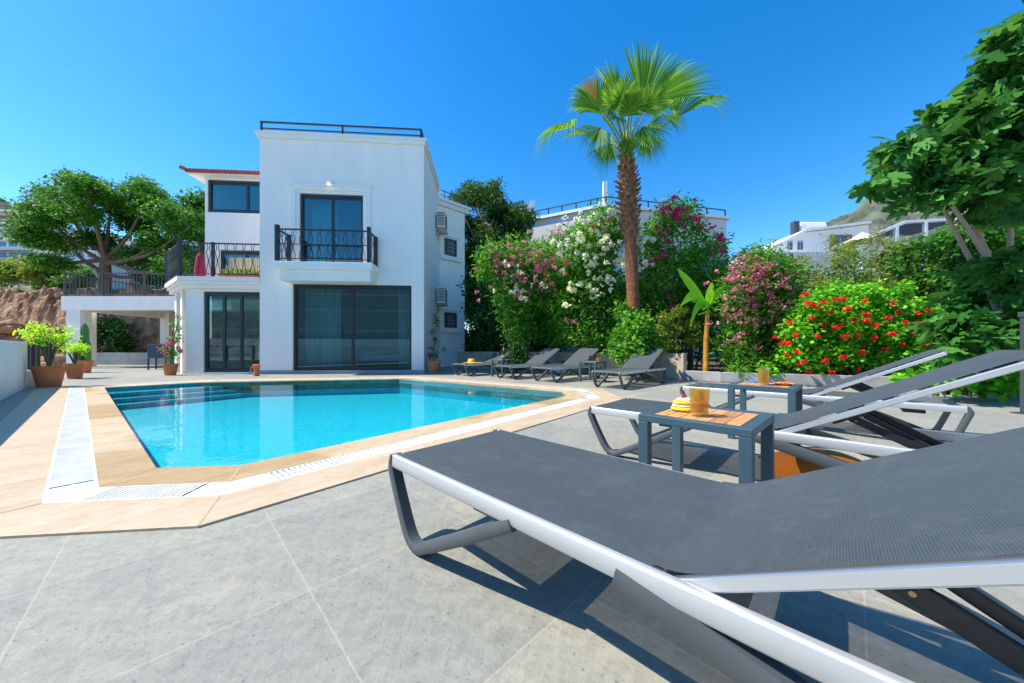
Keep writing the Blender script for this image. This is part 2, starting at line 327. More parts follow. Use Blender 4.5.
# ------------------------------------------------------------ object helpers
def tag(o, label=None, cat=None, group=None, kind=None):
    if label: o['label'] = label
    if cat: o['category'] = cat
    if group: o['group'] = group
    if kind: o['kind'] = kind
    return o
def empty(name, loc, rz=0, label=None, cat=None, group=None):
    o = bpy.data.objects.new(name, None); col.objects.link(o); o.empty_display_size = .1
    o.location = loc; o.rotation_euler = (0, 0, rz)
    return tag(o, label, cat, group)
class MB:
    def __init__(s): s.v = []; s.f = []
    def add(s, vs, fs):
        n = len(s.v); s.v += [tuple(p) for p in vs]; s.f += [tuple(i+n for i in f) for f in fs]; return s
    def box(s, x0, x1, y0, y1, z0, z1):
        return s.add([(x0,y0,z0),(x1,y0,z0),(x1,y1,z0),(x0,y1,z0),(x0,y0,z1),(x1,y0,z1),(x1,y1,z1),(x0,y1,z1)],
                     [(0,3,2,1),(4,5,6,7),(0,1,5,4),(1,2,6,5),(2,3,7,6),(3,0,4,7)])
    def bar(s, a, b, wd, hg, up=(0,0,1)):
        a = Vector(a); b = Vector(b); d = (b-a).normalized(); up = Vector(up)
        sd = d.cross(up)
        if sd.length < 1e-4: sd = d.cross(Vector((1,0,0)))
        sd.normalize(); u = sd.cross(d).normalized()
        q = [(-1,-1),(1,-1),(1,1),(-1,1)]
        vs = [p+sd*(i*wd/2)+u*(j*hg/2) for p in (a,b) for i,j in q]
        return s.add(vs, [(3,2,1,0),(4,5,6,7),(0,1,5,4),(1,2,6,5),(2,3,7,6),(3,0,4,7)])
    def prism(s, pts, z0, z1):
        n = len(pts)
        return s.add([(p[0],p[1],z0) for p in pts]+[(p[0],p[1],z1) for p in pts],
                     [tuple(range(n))[::-1], tuple(range(n,2*n))]+[(i,(i+1)%n,(i+1)%n+n,i+n) for i in range(n)])
    def tube(s, pts, rad, n=8, cap=True):
        pts = [Vector(p) for p in pts]
        if not hasattr(rad, '__len__'): rad = [rad]*len(pts)
        rings = []; prev = None
        for i, p in enumerate(pts):
            d = (pts[min(i+1,len(pts)-1)]-pts[max(i-1,0)])
            d = d.normalized() if d.length > 1e-9 else Vector((0,0,1))
            if prev is None:
                a = d.cross(Vector((0,0,1)));
                if a.length < .05: a = d.cross(Vector((1,0,0)))
            else: a = prev - d*prev.dot(d)
            a.normalize(); prev = a; b = d.cross(a)
            rings.append([p+(a*math.cos(2*math.pi*k/n)+b*math.sin(2*math.pi*k/n))*rad[i] for k in range(n)])
        vs = [q for r in rings for q in r]; fs = []
        for i in range(len(pts)-1):
            for k in range(n): fs.append((i*n+k, i*n+(k+1)%n, (i+1)*n+(k+1)%n, (i+1)*n+k))
        if cap: fs += [tuple(range(n))[::-1], tuple((len(pts)-1)*n+k for k in range(n))]
        return s.add(vs, fs)
    def lathe(s, prof, c=(0,0,0), n=24):
        vs = []; fs = []
        for r, z in prof: vs += [(c[0]+r*math.cos(2*math.pi*k/n), c[1]+r*math.sin(2*math.pi*k/n), c[2]+z) for k in range(n)]
        for i in range(len(prof)-1):
            for k in range(n): fs.append((i*n+k, i*n+(k+1)%n, (i+1)*n+(k+1)%n, (i+1)*n+k))
        fs += [tuple(range(n))[::-1], tuple((len(prof)-1)*n+k for k in range(n))]
        return s.add(vs, fs)
    def sweep(s, pts, prof_w, prof_h, nrm):       # flat bar bent in a plane with normal nrm
        pts = [Vector(p) for p in pts]; nrm = Vector(nrm).normalized(); vs = []; fs = []
        for i, p in enumerate(pts):
            d = (pts[min(i+1,len(pts)-1)]-pts[max(i-1,0)]).normalized(); u = nrm.cross(d)
            hh = prof_h[i] if hasattr(prof_h, '__len__') else prof_h
            c = .22
            for a, b in ((-1,-1+c*2),(-1+c,-1),(1-c,-1),(1,-1+c*2),(1,1-c*2),(1-c,1),(-1+c,1),(-1,1-c*2)):
                vs.append(p+nrm*(a*prof_w/2)+u*(b*hh/2))
        for i in range(len(pts)-1):
            for k in range(8): fs.append((i*8+k, i*8+(k+1)%8, (i+1)*8+(k+1)%8, (i+1)*8+k))
        fs += [tuple(range(8))[::-1], tuple((len(pts)-1)*8+k for k in range(8))]
        return s.add(vs, fs)
    def build(s, name, mat, parent=None, off=None, bevel=0, smooth=False, label=None):
        me = bpy.data.meshes.new(name)
        v = s.v if off is None else [(p[0]-off[0], p[1]-off[1], p[2]-off[2]) for p in s.v]
        me.from_pydata(v, [], s.f); me.update()
        bm = bmesh.new(); bm.from_mesh(me); bmesh.ops.recalc_face_normals(bm, faces=bm.faces); bm.to_mesh(me); bm.free()
        o = bpy.data.objects.new(name, me); col.objects.link(o); me.materials.append(mat)
        if parent: o.parent = parent
        if smooth:
            for p in me.polygons: p.use_smooth = True
            me.set_sharp_from_angle(angle=R(38))
        if bevel:
            b = o.modifiers.new('bevel', 'BEVEL'); b.width = bevel; b.segments = 2; b.limit_method = 'ANGLE'
        if label: o['label'] = label
        return o
def smoothpath(ctrl, n=6):
    c = [Vector(p) for p in ctrl]; c = [c[0]*2-c[1]]+c+[c[-1]*2-c[-2]]; out = []
    for i in range(1, len(c)-2):
        for k in range(n):
            t = k/n
            out.append(.5*((2*c[i])+(c[i+1]-c[i-1])*t+(2*c[i-1]-5*c[i]+4*c[i+1]-c[i+2])*t*t+(3*c[i]-c[i-1]-3*c[i+1]+c[i+2])*t**3))
    out.append(c[-2]); return out
def copy_tree(o, parent=None):
    c = o.copy(); col.objects.link(c)
    if parent: c.parent = parent
    for ch in list(o.children): copy_tree(ch, c)
    return c

# leaf clouds -------------------------------------------------------------
LEAF = {
 'diamond': ([(0,0,0),(.32,.45,.06),(0,1,-.08),(-.32,.45,.06)]),
 'narrow': ([(0,0,0),(.13,.5,.03),(0,1,-.06),(-.13,.5,.03)]),
 'round': ([(0,0,0),(.36,.15,.05),(.5,.55,.1),(.25,.95,.02),(-.25,.95,.02),(-.5,.55,.1),(-.36,.15,.05)]),
 'fig': ([(0,0,0),(.30,-.06,.05),(.52,.20,.0),(.26,.34,.06),(.50,.62,-.04),(.40,.78,-.06),(.17,.56,.05),(.16,.86,-.04),(0,1.05,-.12),(-.16,.86,-.04),(-.17,.56,.05),(-.40,.78,-.06),(-.50,.62,-.04),(-.26,.34,.06),(-.52,.20,.0),(-.30,-.06,.05)]),
}
def leaves(name, clumps, n, size, mat, parent, kind='diamond', up=.35, shell=.45, off=(0,0,0), droop=0, kindtag=None, sizevar=.35):
    C = np.array([c[:3] for c in clumps], float); Rr = np.array([c[3:6] if len(c) >= 6 else (c[3],)*3 for c in clumps], float)
    wgt = (Rr[:,0]*Rr[:,1]*Rr[:,2])**(.75); wgt /= wgt.sum()
    idx = rng.choice(len(clumps), n, p=wgt)
    d = rng.normal(size=(n,3)); d /= np.linalg.norm(d, axis=1)[:,None]
    r = rng.random(n)**shell * (1+.10*rng.normal(size=n))
    # uneven clumps: modulate radius by direction
    ph = idx*1.7; r *= 1+.18*np.sin(5*d[:,0]+ph)*np.cos(4*d[:,2]+2*ph)+.10*np.sin(11*d[:,1]+ph)
    P = C[idx]+d*Rr[idx]*r[:,None]
    nr = rng.normal(size=(n,3))*.7 + d*.5; nr[:,2] += up*1.6; nr /= np.linalg.norm(nr, axis=1)[:,None]
    t = rng.normal(size=(n,3)) + d*.6; t[:,2] -= droop
    t -= nr*(t*nr).sum(1)[:,None]; t /= np.linalg.norm(t, axis=1)[:,None]
    b = np.cross(nr, t)
    sz = size*(1+sizevar*(rng.random(n)*2-1))
    T = np.array(LEAF[kind]); k = len(T)
    V = P[:,None,:] + (T[None,:,0,None]*b[:,None,:] + T[None,:,1,None]*t[:,None,:] + T[None,:,2,None]*nr[:,None,:])*sz[:,None,None]
    V = (V - np.array(off)).reshape(-1,3)
    me = bpy.data.meshes.new(name)
    me.vertices.add(n*k); me.vertices.foreach_set('co', V.astype(np.float32).ravel())
    me.loops.add(n*k); me.loops.foreach_set('vertex_index', np.arange(n*k, dtype=np.int32))
    me.polygons.add(n); me.polygons.foreach_set('loop_start', np.arange(0, n*k, k, dtype=np.int32))
    me.polygons.foreach_set('loop_total', np.full(n, k, dtype=np.int32))
    me.update(); me.validate()
    o = bpy.data.objects.new(name, me); col.objects.link(o); me.materials.append(mat)
    if parent: o.parent = parent
    if kindtag: o['kind'] = kindtag
    return o
def scatter_clumps(c, rad, n, r0, r1, flat=.8, shell=True):
    out = []
    for i in range(n):
        d = Vector(rng.normal(size=3)).normalized(); rr = rng.random()**(.35 if shell else .6)
        r = r0+(r1-r0)*rng.random()
        out.append((c[0]+d.x*rad[0]*rr, c[1]+d.y*rad[1]*rr, max(c[2]+d.z*rad[2]*rr, r*.5), r, r, r*flat))
    return out

# ============================================================ GROUND, POOL
POOL = [(-2.194,2.103),(-1.709,2.158),(.85,5.27),(.846,5.77),(-2.70,8.14),(-6.69,7.31),(-7.64,6.39)]   # counter-clockwise
def offset(poly, d):
    n = len(poly); out = []
    for i in range(n):
        p0 = Vector(poly[i-1]); p1 = Vector(poly[i]); p2 = Vector(poly[(i+1)%n])
        e1 = (p1-p0).normalized(); e2 = (p2-p1).normalized()
        n1 = Vector((e1.y,-e1.x)); n2 = Vector((e2.y,-e2.x))
        dl = d if hasattr(d, '__len__') else [d]*n
        da, db = dl[i-1], dl[i]; det = n1.x*n2.y-n1.y*n2.x
        if abs(det) < 1e-6: out.append(tuple(p1+n1*da)); continue
        out.append((p1.x+(da*n2.y-db*n1.y)/det, p1.y+(n1.x*db-n2.x*da)/det))
    return out
def sheet_with_hole(name, outer, hole, z, mat):
    bm = bmesh.new()
    def loop(pts):
        vs = [bm.verts.new((p[0],p[1],z)) for p in pts]
        return [bm.edges.new((vs[i],vs[(i+1)%len(vs)])) for i in range(len(vs))]
    es = loop(outer)+loop(hole)
    bmesh.ops.triangle_fill(bm, edges=es, use_beauty=True)
    for f in bm.faces:
        f.normal_update()
        if f.normal.z < 0: f.normal_flip()
    me = bpy.data.meshes.new(name); bm.to_mesh(me); bm.free(); me.materials.append(mat)
    o = bpy.data.objects.new(name, me); col.objects.link(o); o['kind'] = 'structure'; return o
P0 = offset(POOL, .0); P1 = offset(POOL, [.285]*6+[.23]); P2 = offset(POOL, [.47]*6+[.405]); P3 = offset(POOL, .78)
sheet_with_hole('ground', [(-1500,-400),(1500,-400),(1500,2000),(-1500,2000)], offset(POOL, .6), -.06, M['dirt'])
sheet_with_hole('paving', [(-19,-9),(14,-9),(14,4.4),(7.4,6.0),(4.5,7.4),(3.0,9.1),(1.2,11.0),(-2,12.4),(-2,16),(-19,16)], P3, 0, M['paving'])
def ring(name, a, b, z0, z1, mat, top=None, noparent=True):
    mb = MB(); n = len(a)
    va = [(p[0],p[1]) for p in a]; vb = [(p[0],p[1]) for p in b]
    for i in range(n):
        j = (i+1)%n
        mb.add([(*va[i],z0),(*va[j],z0),(*vb[j],z0),(*vb[i],z0),(*va[i],z1),(*va[j],z1),(*vb[j],z1),(*vb[i],z1)],
               [(4,5,6,7),(0,1,5,4),(2,3,7,6)])
    return mb.build(name, mat)
tag(ring('pool_coping', P0, P1, -.2, .011, M['coping_inner']), kind='structure')
tag(ring('outer_coping', P2, P3, -.2, .010, M['coping']), kind='structure')
ch = MB(); n = len(POOL)
for i in range(n):
    j = (i+1)%n; ch.add([(*P1[i],-.09),(*P1[j],-.09),(*P2[j],-.09),(*P2[i],-.09)], [(0,1,2,3)])
tag(ch.build('drain_channel', M['channel']), kind='structure')
# mortar joints in the coping
jb = MB()
for i in range(n):
    a, b = Vector(P2[i]), Vector(P3[i]); d = (b-a).normalized(); s = Vector((d.y,-d.x))*.004
    jb.add([(*(a+s),.0115),(*(b+s),.0115),(*(b-s),.0115),(*(a-s),.0115)], [(0,1,2,3)])
    a, b = Vector(P0[i]), Vector(P1[i]); jb.add([(*(a+s),.0125),(*(b+s),.0125),(*(b-s),.0125),(*(a-s),.0125)], [(0,1,2,3)])
for A, B, z, step in ((P0, P1, .0125, .6), (P2, P3, .0115, 1.2)):
    for i in range(n):
        j = (i+1)%n; a0, a1 = Vector(A[i]), Vector(A[j]); e = (a1-a0).normalized(); ln = (a1-a0).length
        nn = Vector((e.y,-e.x)); wdt = .285 if A is P0 else .31; k = step
        while k < ln-.2:
            p = a0+e*k; q = p+nn*wdt; s = e*.0018
            jb.add([(*(p+s),z),(*(q+s),z),(*(q-s),z),(*(p-s),z)], [(0,1,2,3)]); k += step
jb.add([],[])
tag(jb.build('coping_joints', M['joint']), kind='structure')
# overflow grate of slats
gb = MB()
for i in range(n):
    j = (i+1)%n; a0, a1 = Vector(P1[i]), Vector(P1[j]); b0, b1 = Vector(P2[i]), Vector(P2[j])
    e = (a1-a0).normalized(); nn = Vector((e.y,-e.x)); ln = (b1-b0).length
    sa = (a0-b0).dot(e); ea = (a1-b0).dot(e); st = max(sa, 0)+.02; en = min(ea, ln)-.02
    corner = .16 if ln > .9 else .1; gw = .175 if i == 6 else .185
    q = lambda s, t, z: (*(b0+e*s-nn*(gw*(1-t))), z)
    def quad(s0, s1, t0, t1, z1=.010, z0=-.016):
        gb.add([q(s0,t0,z0),q(s1,t0,z0),q(s1,t1,z0),q(s0,t1,z0),q(s0,t0,z1),q(s1,t0,z1),q(s1,t1,z1),q(s0,t1,z1)],
               [(4,5,6,7),(0,1,5,4),(1,2,6,5),(2,3,7,6),(3,0,4,7)])
    # mitre plates at both ends
    for (c0, c1, sg) in ((sa, 0, 1), (ea, ln, -1)):
        m0 = max(sa,0)+corner if sg == 1 else min(ea,ln)-corner
        vs = [(*(b0+e*c0-nn*gw), .010), (*(b0+e*c1), .010), (*(b0+e*m0), .010), (*(b0+e*m0-nn*gw), .010)]
        gb.add(vs, [(0,1,2,3)])
    st = max(sa,0)+corner+.004; en = min(ea,ln)-corner-.004
    if en > st:
        quad(st, en, .0, .07); quad(st, en, .93, 1.0); 
        quad(st, en, .47, .53, .006)
        wave = i in (0, 6)
        k = st; pitch = .030 if not wave else .024; wd = .020 if not wave else .015
        while k < en-wd:
            quad(k, k+wd, .07, .93, .009); k += pitch
tag(gb.build('overflow_grate', M['grate']), 'white slatted overflow grate set in the stone border round the pool', 'drain grate')
# basin
D = -.33
bb = MB()
for i in range(n):
    j = (i+1)%n; bb.add([(*P0[i],D),(*P0[j],D),(*P0[j],-.0),(*P0[i],-.0)], [(0,1,2,3)])
bb.add([(*p,D) for p in P0], [tuple(range(n))])
# entry steps in the far left corner
c0 = Vector(P0[5]); c6 = Vector(P0[6])
for k in range(3):
    z = -.08-.08*k
    d5 = (Vector(P0[4])-c0).normalized(); d6 = (Vector(P0[0])-c6).normalized()
    tt = .15+.24*(k+1)
    bb.prism([c0, c6, c6+d6*tt*1.1, c0+d5*tt*1.1], D+.001, z)
tag(bb.build('pool_basin', M['basin']), kind='structure')
wt = MB().add([(*p,-.035) for p in POOL], [tuple(range(n))]); tag(wt.build('pool_water', M['water']), kind='structure')
# planting bed
BED = [(-2,12.6),(1.25,11.05),(3.05,9.15),(4.55,7.45),(7.45,6.05),(14,4.45),(30,8),(30,24),(-2,24)]
tag(MB().prism(BED, -.05, .10).build('planting_bed', M['soil']), kind='structure')
kb = MB()
def strip(mb, pts, th, z0, z1):
    for a, b in zip(pts, pts[1:]):
        a = Vector(a); b = Vector(b); d = (b-a).normalized(); nn = Vector((-d.y,d.x))*th
        e = d*.02
        mb.prism([a-e, b+e, b+nn+e, a+nn-e], z0, z1)
strip(kb, [(4.0,8.05),(4.55,7.43),(7.45,6.03),(14,4.43)], .16, 0, .22)
tag(kb.build('bed_kerb', M['concrete'], bevel=.008), 'low grey concrete kerb along the front of the flower bed', 'kerb')
kw = MB(); strip(kw, [(-2,12.58),(1.25,11.03),(3.05,9.13),(4.02,8.03)], .18, 0, .62)
tag(kw.build('bed_wall', M['bed_wall'], bevel=.01), 'beige rendered low wall behind the far sun loungers', 'wall')

# ============================================================ VILLA
EU = Vector((.9969,.0785)); A0 = Vector((-7.25,9.80))
villa = empty('villa', (A0.x,A0.y,0), math.atan2(EU.y,EU.x), 'white two storey villa with black framed windows, front balcony and flat roof', 'house')
def fu(px, v=0.0):                # picture column -> u on the plane v of the facade
    EV = Vector((-EU.y,EU.x)); k = (px-512)/F
    O = A0+EV*v           # (O.x+u*EU.x) = k*(O.y+u*EU.y)
    return (k*O.y-O.x)/(EU.x-k*EU.y)
def fz(py, px, v=0.0):
    u = fu(px, v); EV = Vector((-EU.y,EU.x)); y = (A0+EV*v).y+u*EU.y
    return CH-(py-HY)*y/F
WM = 4.64; HM = 6.93
def wall(mb, axis, c0, c1, u0, u1, z0, z1, holes):
    us = sorted({u0,u1,*[h[0] for h in holes],*[h[1] for h in holes]}); zs = sorted({z0,z1,*[h[2] for h in holes],*[h[3] for h in holes]})
    for a, b in zip(us, us[1:]):
        run = None
        for p, q in zip(zs, zs[1:]):
            mid = ((a+b)/2,(p+q)/2); solid = not any(h[0] < mid[0] < h[1] and h[2] < mid[1] < h[3] for h in holes)
            if solid: run = (run[0], q) if run else (p, q)
            if (not solid or q == zs[-1]) and run:
                if axis == 'v': mb.box(a, b, c0, c1, run[0], run[1])
                else: mb.box(c0, c1, a, b, run[0], run[1])
                run = None
bw = (fu(292.6), fu(411.5), .06, fz(284.5,350)); bd = (fu(299.4), fu(363.0), 3.08, fz(193.8,330))
mw = MB()
wall(mw, 'v', 0, .25, 0, WM, 0, HM, [bw, bd])
wall(mw, 'u', WM-.25, WM, .25, 3.3, 0, HM, [])
wall(mw, 'u', 0, .25, .25, 3.3, 0, HM, [])
mw.box(.25, WM-.25, 3.05, 3.3, 0, HM)
mw.box(.25, WM-.25, .25, 3.05, 2.75, 2.98); mw.box(.25, WM-.25, .25, 3.05, HM-.25, HM-.03)
mw.build('wall', M['plaster'], villa)
mi = MB(); mi.box(.26, WM-.26, 3.0, 3.04, 0, 2.74); mi.box(.26,.29,.26,3.0,0,2.74); mi.box(WM-.29,WM-.26,.26,3.0,0,2.74)
mi.box(.26, WM-.26, 3.0, 3.04, 3.0, HM-.3)
mi.build('interior_lining', M['interior'], villa)
MB().box(.26, WM-.26, .26, 3.0, 0, .03).build('interior_floor', M['floor_in'], villa)
# rear body and angled wing
rb = MB(); rb.box(-1.5, WM-.6, 3.31, 9, 0, 6.5); rb.build('rear_wall', M['plaster'], villa)
def L(x, y):                      # world -> villa local
    d = Vector((x,y))-A0; return (d.dot(EU), d.dot(Vector((-EU.y,EU.x))))
S0 = L(-2.93,13.32); S1 = L(-1.98,14.27); S2 = L(-5.5,18.0); S3 = L(-6.5,17.0)
HW = 6.58
wg = MB(); wg.prism([S0,S1,S2,S3], 0, HW); wing = wg.build('wing_wall', M['plaster'], villa)
we = Vector((S1[0]-S0[0],S1[1]-S0[1])); wl = we.length; we.normalize(); wn = Vector((we.y,-we.x))
def wp(s, o, z): p = Vector(S0)+we*s+wn*o; return (p.x,p.y,z)
def wbox(mb, s0, s1, o0, o1, z0, z1):
    mb.prism([wp(s0,o0,0)[:2],wp(s1,o0,0)[:2],wp(s1,o1,0)[:2],wp(s0,o1,0)[:2]], z0, z1)
cn = MB(); wbox(cn, -.05, wl+.16, 0, .10, HW-.22, HW-.06); wbox(cn, -.05, wl+.22, 0, .17, HW-.06, HW+.05); cn.build('cornice', M['plaster_trim'], villa)
for (z0, z1) in ((4.50,5.08),(1.62,2.12)):
    wf = MB(); s0, s1 = .40, .86
    wbox(wf, s0-.05, s0, 0, .05, z0-.05, z1+.05); wbox(wf, s1, s1+.05, 0, .05, z0-.05, z1+.05); wbox(wf, s0, s1, 0, .05, z0-.05, z0); wbox(wf, s0, s1, 0, .05, z1, z1+.05)
    wo = wf.build('window', M['frame'], villa)
    g = MB(); wbox(g, s0, s1, 0, .012, z0, z1); g.build('pane', M['frame'], wo)
    bars = MB()
    for k in range(1,5): wbox(bars, s0+(s1-s0)*k/5-.008, s0+(s1-s0)*k/5+.008, .03, .045, z0, z1)
    for k in range(1,4): wbox(bars, s0, s1, .03, .045, z0+(z1-z0)*k/4-.008, z0+(z1-z0)*k/4+.008)
    bars.build('bars', M['concrete'], wo)
    sl = MB(); wbox(sl, s0-.28, s1+.28, 0, .12, z0-.24, z0-.07); l2 = MB(); wbox(l2, s0-.2, s1+.2, 0, .05, z1+.12, z1+.2); l2.build('lintel', M['plaster_trim'], wo); sl.build('sill', M['plaster_trim'], wo); 
wr = MB()
for k in range(5): wbox(wr, .1+k*.27, .12+k*.27, -.05, -.03, HW+.05, HW+.42)
wbox(wr, .05, wl, -.055, -.025, HW+.40, HW+.43); wbox(wr, .05, wl, -.055, -.025, HW+.22, HW+.24); wr.build('roof_railing', M['iron'], villa)
# main roof cornice + roof bars
rc = MB(); rc.box(-.05, WM+.05, -.05, -.002, HM-.15, HM-.03); rc.box(-.10, WM+.09, -.09, 3.35, HM-.03, HM+.03)
rc.box(WM+.002, WM+.05, -.002, 3.3, HM-.15, HM-.03); rc.build('cornice', M['plaster_trim'], villa)
rr = MB(); zb = HM+.03
for k in range(3):
    u = .08+k*(WM-.16)/2; rr.box(u-.02,u+.02,-.07,-.03,zb,zb+.24)
for k in range(3):
    rr.box(WM-.095,WM-.055,.1+1.5*k,.14+1.5*k,zb,zb+.24)
rr.box(.05,WM-.05,-.075,-.025,zb+.235,zb+.275); rr.box(.05,WM-.05,-.07,-.03,zb+.06,zb+.09); rr.box(WM-.1,WM-.05,-.02,3.3,zb+.235,zb+.275)
rr.build('roof_railing', M['iron'], villa)
# glazing
def glazed(hole, v, divs, name='window', fr=.07, open_gap=0):
    a, b, z0, z1 = hole; f = MB()
    f.box(a, b, v, v+.10, z0, z0+fr); f.box(a, b, v, v+.10, z1-fr, z1); f.box(a, a+fr, v, v+.10, z0+fr, z1-fr); f.box(b-fr, b, v, v+.10, z0+fr, z1-fr)
    o = f.build(name, M['frame'], villa, bevel=.004)
    xs = [a+fr]+[a+(b-a)*d for d in divs]+[b-fr]
    s = MB()
    for i, d in enumerate(xs[1:-1]): s.box(d-.035, d+.035, v+.02, v+.085, z0+fr, z1-fr)
    for i in range(len(xs)-1):
        p, q = xs[i]+(0.035 if i else 0), xs[i+1]-(0.035 if i < len(xs)-2 else 0)
        s.box(p, q, v+.03, v+.075, z0+fr, z0+fr+.06); s.box(p, q, v+.03, v+.075, z1-fr-.05, z1-fr)
    s.build('sash', M['frame'], o)
    for i in range(len(xs)-1):
        MB().box(xs[i], xs[i+1], v+.045, v+.055, z0+fr, z1-fr).build('pane', M['window_glass'], o)
    return o
glazed(bw, .06, [.49]); glazed(bd, .06, [.50], 'balcony_door')
# door surround
tr = MB(); t0, t1 = bd[0]-.22, bd[1]+.22; zt = bd[3]
tr.box(t0, t1, -.035, -.002, zt+.08, zt+.2); tr.box(t0-.06, t1+.06, -.07, -.002, zt+.2, zt+.26)
tr.box(t1-.12, t1, -.035, -.002, bd[2]+.1, zt+.08); tr.box(t0, t0+.12, -.035, -.002, bd[2]+.1, zt+.08)
tr.build('door_surround', M['plaster_trim'], villa)
# interior things behind glass
cu = MB()
def curtain(mb, x0, x1, y, z0, z1, pitch=.09, amp=.035):
    k = int((x1-x0)/pitch*4); pts = [(x0+(x1-x0)*i/k, y+amp*math.sin(i*math.pi/2)) for i in range(k+1)]
    mb.add([(p[0],p[1],z0) for p in pts]+[(p[0],p[1],z1) for p in pts], [(i,i+1,i+k+2,i+k+1) for i in range(k)])
curtain(cu, bw[0]+.1, bw[0]+1.15, .5, .05, 2.6); cu.build('curtain', M['curtain'], villa); cu = MB(); curtain(cu, bw[1]-.5, bw[1]-.05, .5, .05, 2.6)
cu.build('curtain', M['curtain'], villa)
cu = MB(); curtain(cu, bd[0]+.1, bd[0]+.85, .5, 3.05, 5.2); cu.build('curtain', M['curtain'], villa)
# ---- ornamental railing
def railing(mb, a, b, z0, z1, pitch=.115, orn=True, mid=None):
    a = Vector((*a,0)); b = Vector((*b,0)); ln = (b-a).length; d = (b-a).normalized(); k = max(2,int(ln/pitch))
    mb.bar(a+Vector((0,0,z1)), b+Vector((0,0,z1)), .045, .03); mb.bar(a+Vector((0,0,z0+.08)), b+Vector((0,0,z0+.08)), .025, .025)
    if mid: mb.bar(a+Vector((0,0,mid)), b+Vector((0,0,mid)), .02, .02)
    for i in range(1, k):
        p = a+d*(ln*i/k)
        if not orn: mb.bar(p+Vector((0,0,z0+.08)), p+Vector((0,0,z1)), .016, .016); continue
        h = z1-z0-.08; s = 1 if i%2 else -1; w_ = ln/k*.42
        pts = [p+Vector((0,0,z0+.08+h*t))+d*(s*w_*x) for t, x in ((0,0),(.15,.0),(.3,.7),(.45,1),(.58,.4),(.7,0),(.82,.7),(.92,.6),(1,0))]
        mb.tube(smoothpath(pts,3), .0085, 5)
# ---- front balcony
zs = 3.10; vf = -.62
u0, u1 = fu(278, vf)-.02, fu(368, vf)+.03
bal = MB(); bal.box(u0-.06, u1+.10, vf-.06, -.002, zs-.20, zs)
bo = bal.build('balcony', M['plaster'], villa, bevel=.01)
b2 = MB(); b2.box(u0+.04, u1+.02, vf+.05, -.002, zs-.50, zs-.203); b2.build('corbel', M['plaster'], bo)
br = MB(); railing(br, (u0,vf), (u1,vf), zs, zs+.88, mid=zs+.48); railing(br, (u0,vf), (u0,-.03), zs, zs+.88, mid=None); railing(br, (u1,vf), (u1,-.03), zs, zs+.88)
for (x, y, h_) in ((u0,vf,.99),(u1,vf,.99),(u0,-.05,.9),(u1,-.05,.9)): br.box(x-.045,x+.045,y-.045,y+.045,zs,zs+h_)
br.build('railing', M['iron'], bo)
# lamp above the door
ul = fu(331); zl = fz(184,331)
lm = MB(); lm.box(ul-.06,ul+.06,-.05,-.002,zl-.02,zl+.1); lm.bar((ul,-.04,zl+.03),(ul,-.16,zl-.03),.11,.06); lo = lm.build('wall_lamp', M['white'], villa)
MB().lathe([(.035,-.01),(.045,0),(.03,.01)], (ul,-.15,zl-.07), 12).build('bulb', M['glow'], lo)
# air conditioners on the side wall
for zc in (4.62+.55, 1.98+.42):
    ac = MB(); x = WM+.002; v0, v1 = 2.25, 3.05
    ac.box(x+.06, x+.36, v0, v1, zc, zc+.58); ao = ac.build('air_conditioner', M['white'], villa, bevel=.015)
    gr = MB()
    for k in range(9): gr.box(x+.362, x+.372, v0+.06, v0+.52, zc+.06+k*.055, zc+.08+k*.055)
    for k in range(9): gr.box(x+.08, x+.34, v0-.012, v0-.002, zc+.06+k*.055, zc+.085+k*.055)
    gr.build('grille', M['steel_grey'], ao)
    for vb in (v0+.1, v1-.14):
        bk = MB(); bk.box(x+.0,x+.4,vb,vb+.04,zc-.06,zc-.003); bk.box(x,x+.04,vb,vb+.04,zc-.3,zc-.06); bk.build('bracket', M['concrete'], ao)
pp = MB(); pp.tube([(WM+.05,3.15,0.1),(WM+.05,3.15,6.0)], .03); pp.build('pipe', M['white'], villa)
# ---- left ground floor bay with terrace on top
FV = .12
lx0 = fu(186, FV); xw0, xw1 = fu(203.4, FV), -.02
zt2 = 2.77
DL = Vector((-.79,.61)); C_ = A0+EU*lx0+Vector((-EU.y,EU.x))*FV
corner2 = L(*(C_+DL*1.75)); 
lb = MB(); wall(lb, 'v', FV, FV+.22, lx0, -.002, 0, 2.45, [(xw0, xw1, .05, fz(291.6,230,FV))])
ld = Vector(corner2)-Vector((lx0,FV)); ld.normalize(); ln_ = Vector((-ld.y,ld.x))*-1
if ln_.y < 0: ln_ = -ln_
for (s0, s1) in ((.55,.85),(1.45,1.75)):
    p = Vector((lx0,FV))+ld*s0; q = Vector((lx0,FV))+ld*s1; lc = MB(); lc.prism([p,q,q+ln_*.3,p+ln_*.3], 0, 2.45); lc.build('column', M['plaster'], villa)
lb.prism([(lx0,FV+.22),(-.002,FV+.22),(-.002,FV+.4),(lx0,FV+.4)], 2.2, 2.45)
lb.build('bay_wall', M['plaster'], villa); MB().box(-1.9, -.002, 3.2, 3.4, 0, 2.7).build('bay_back_wall', M['plaster'], villa)
lw = (xw0, xw1, .05, fz(291.6,230,FV)); glazed(lw, FV+.04, [.32,.62])
def chamfer_poly(o, far=5.0):
    # terrace outline grown outwards by o
    a = Vector((lx0,FV))+Vector((0,-o)); 
    nrm = Vector((ld.y,-ld.x)); nrm = nrm if nrm.x < 0 else -nrm
    # intersection of the front line v=FV-o with the slanted line shifted by o
    P = Vector((lx0,FV))+nrm*o; t = (FV-o-P.y)/ld.y; I = P+ld*t
    E = P+ld*1.95
    return [(0-.002,FV-o),(I.x,I.y),(E.x,E.y),(E.x,far),(-.002,far)]
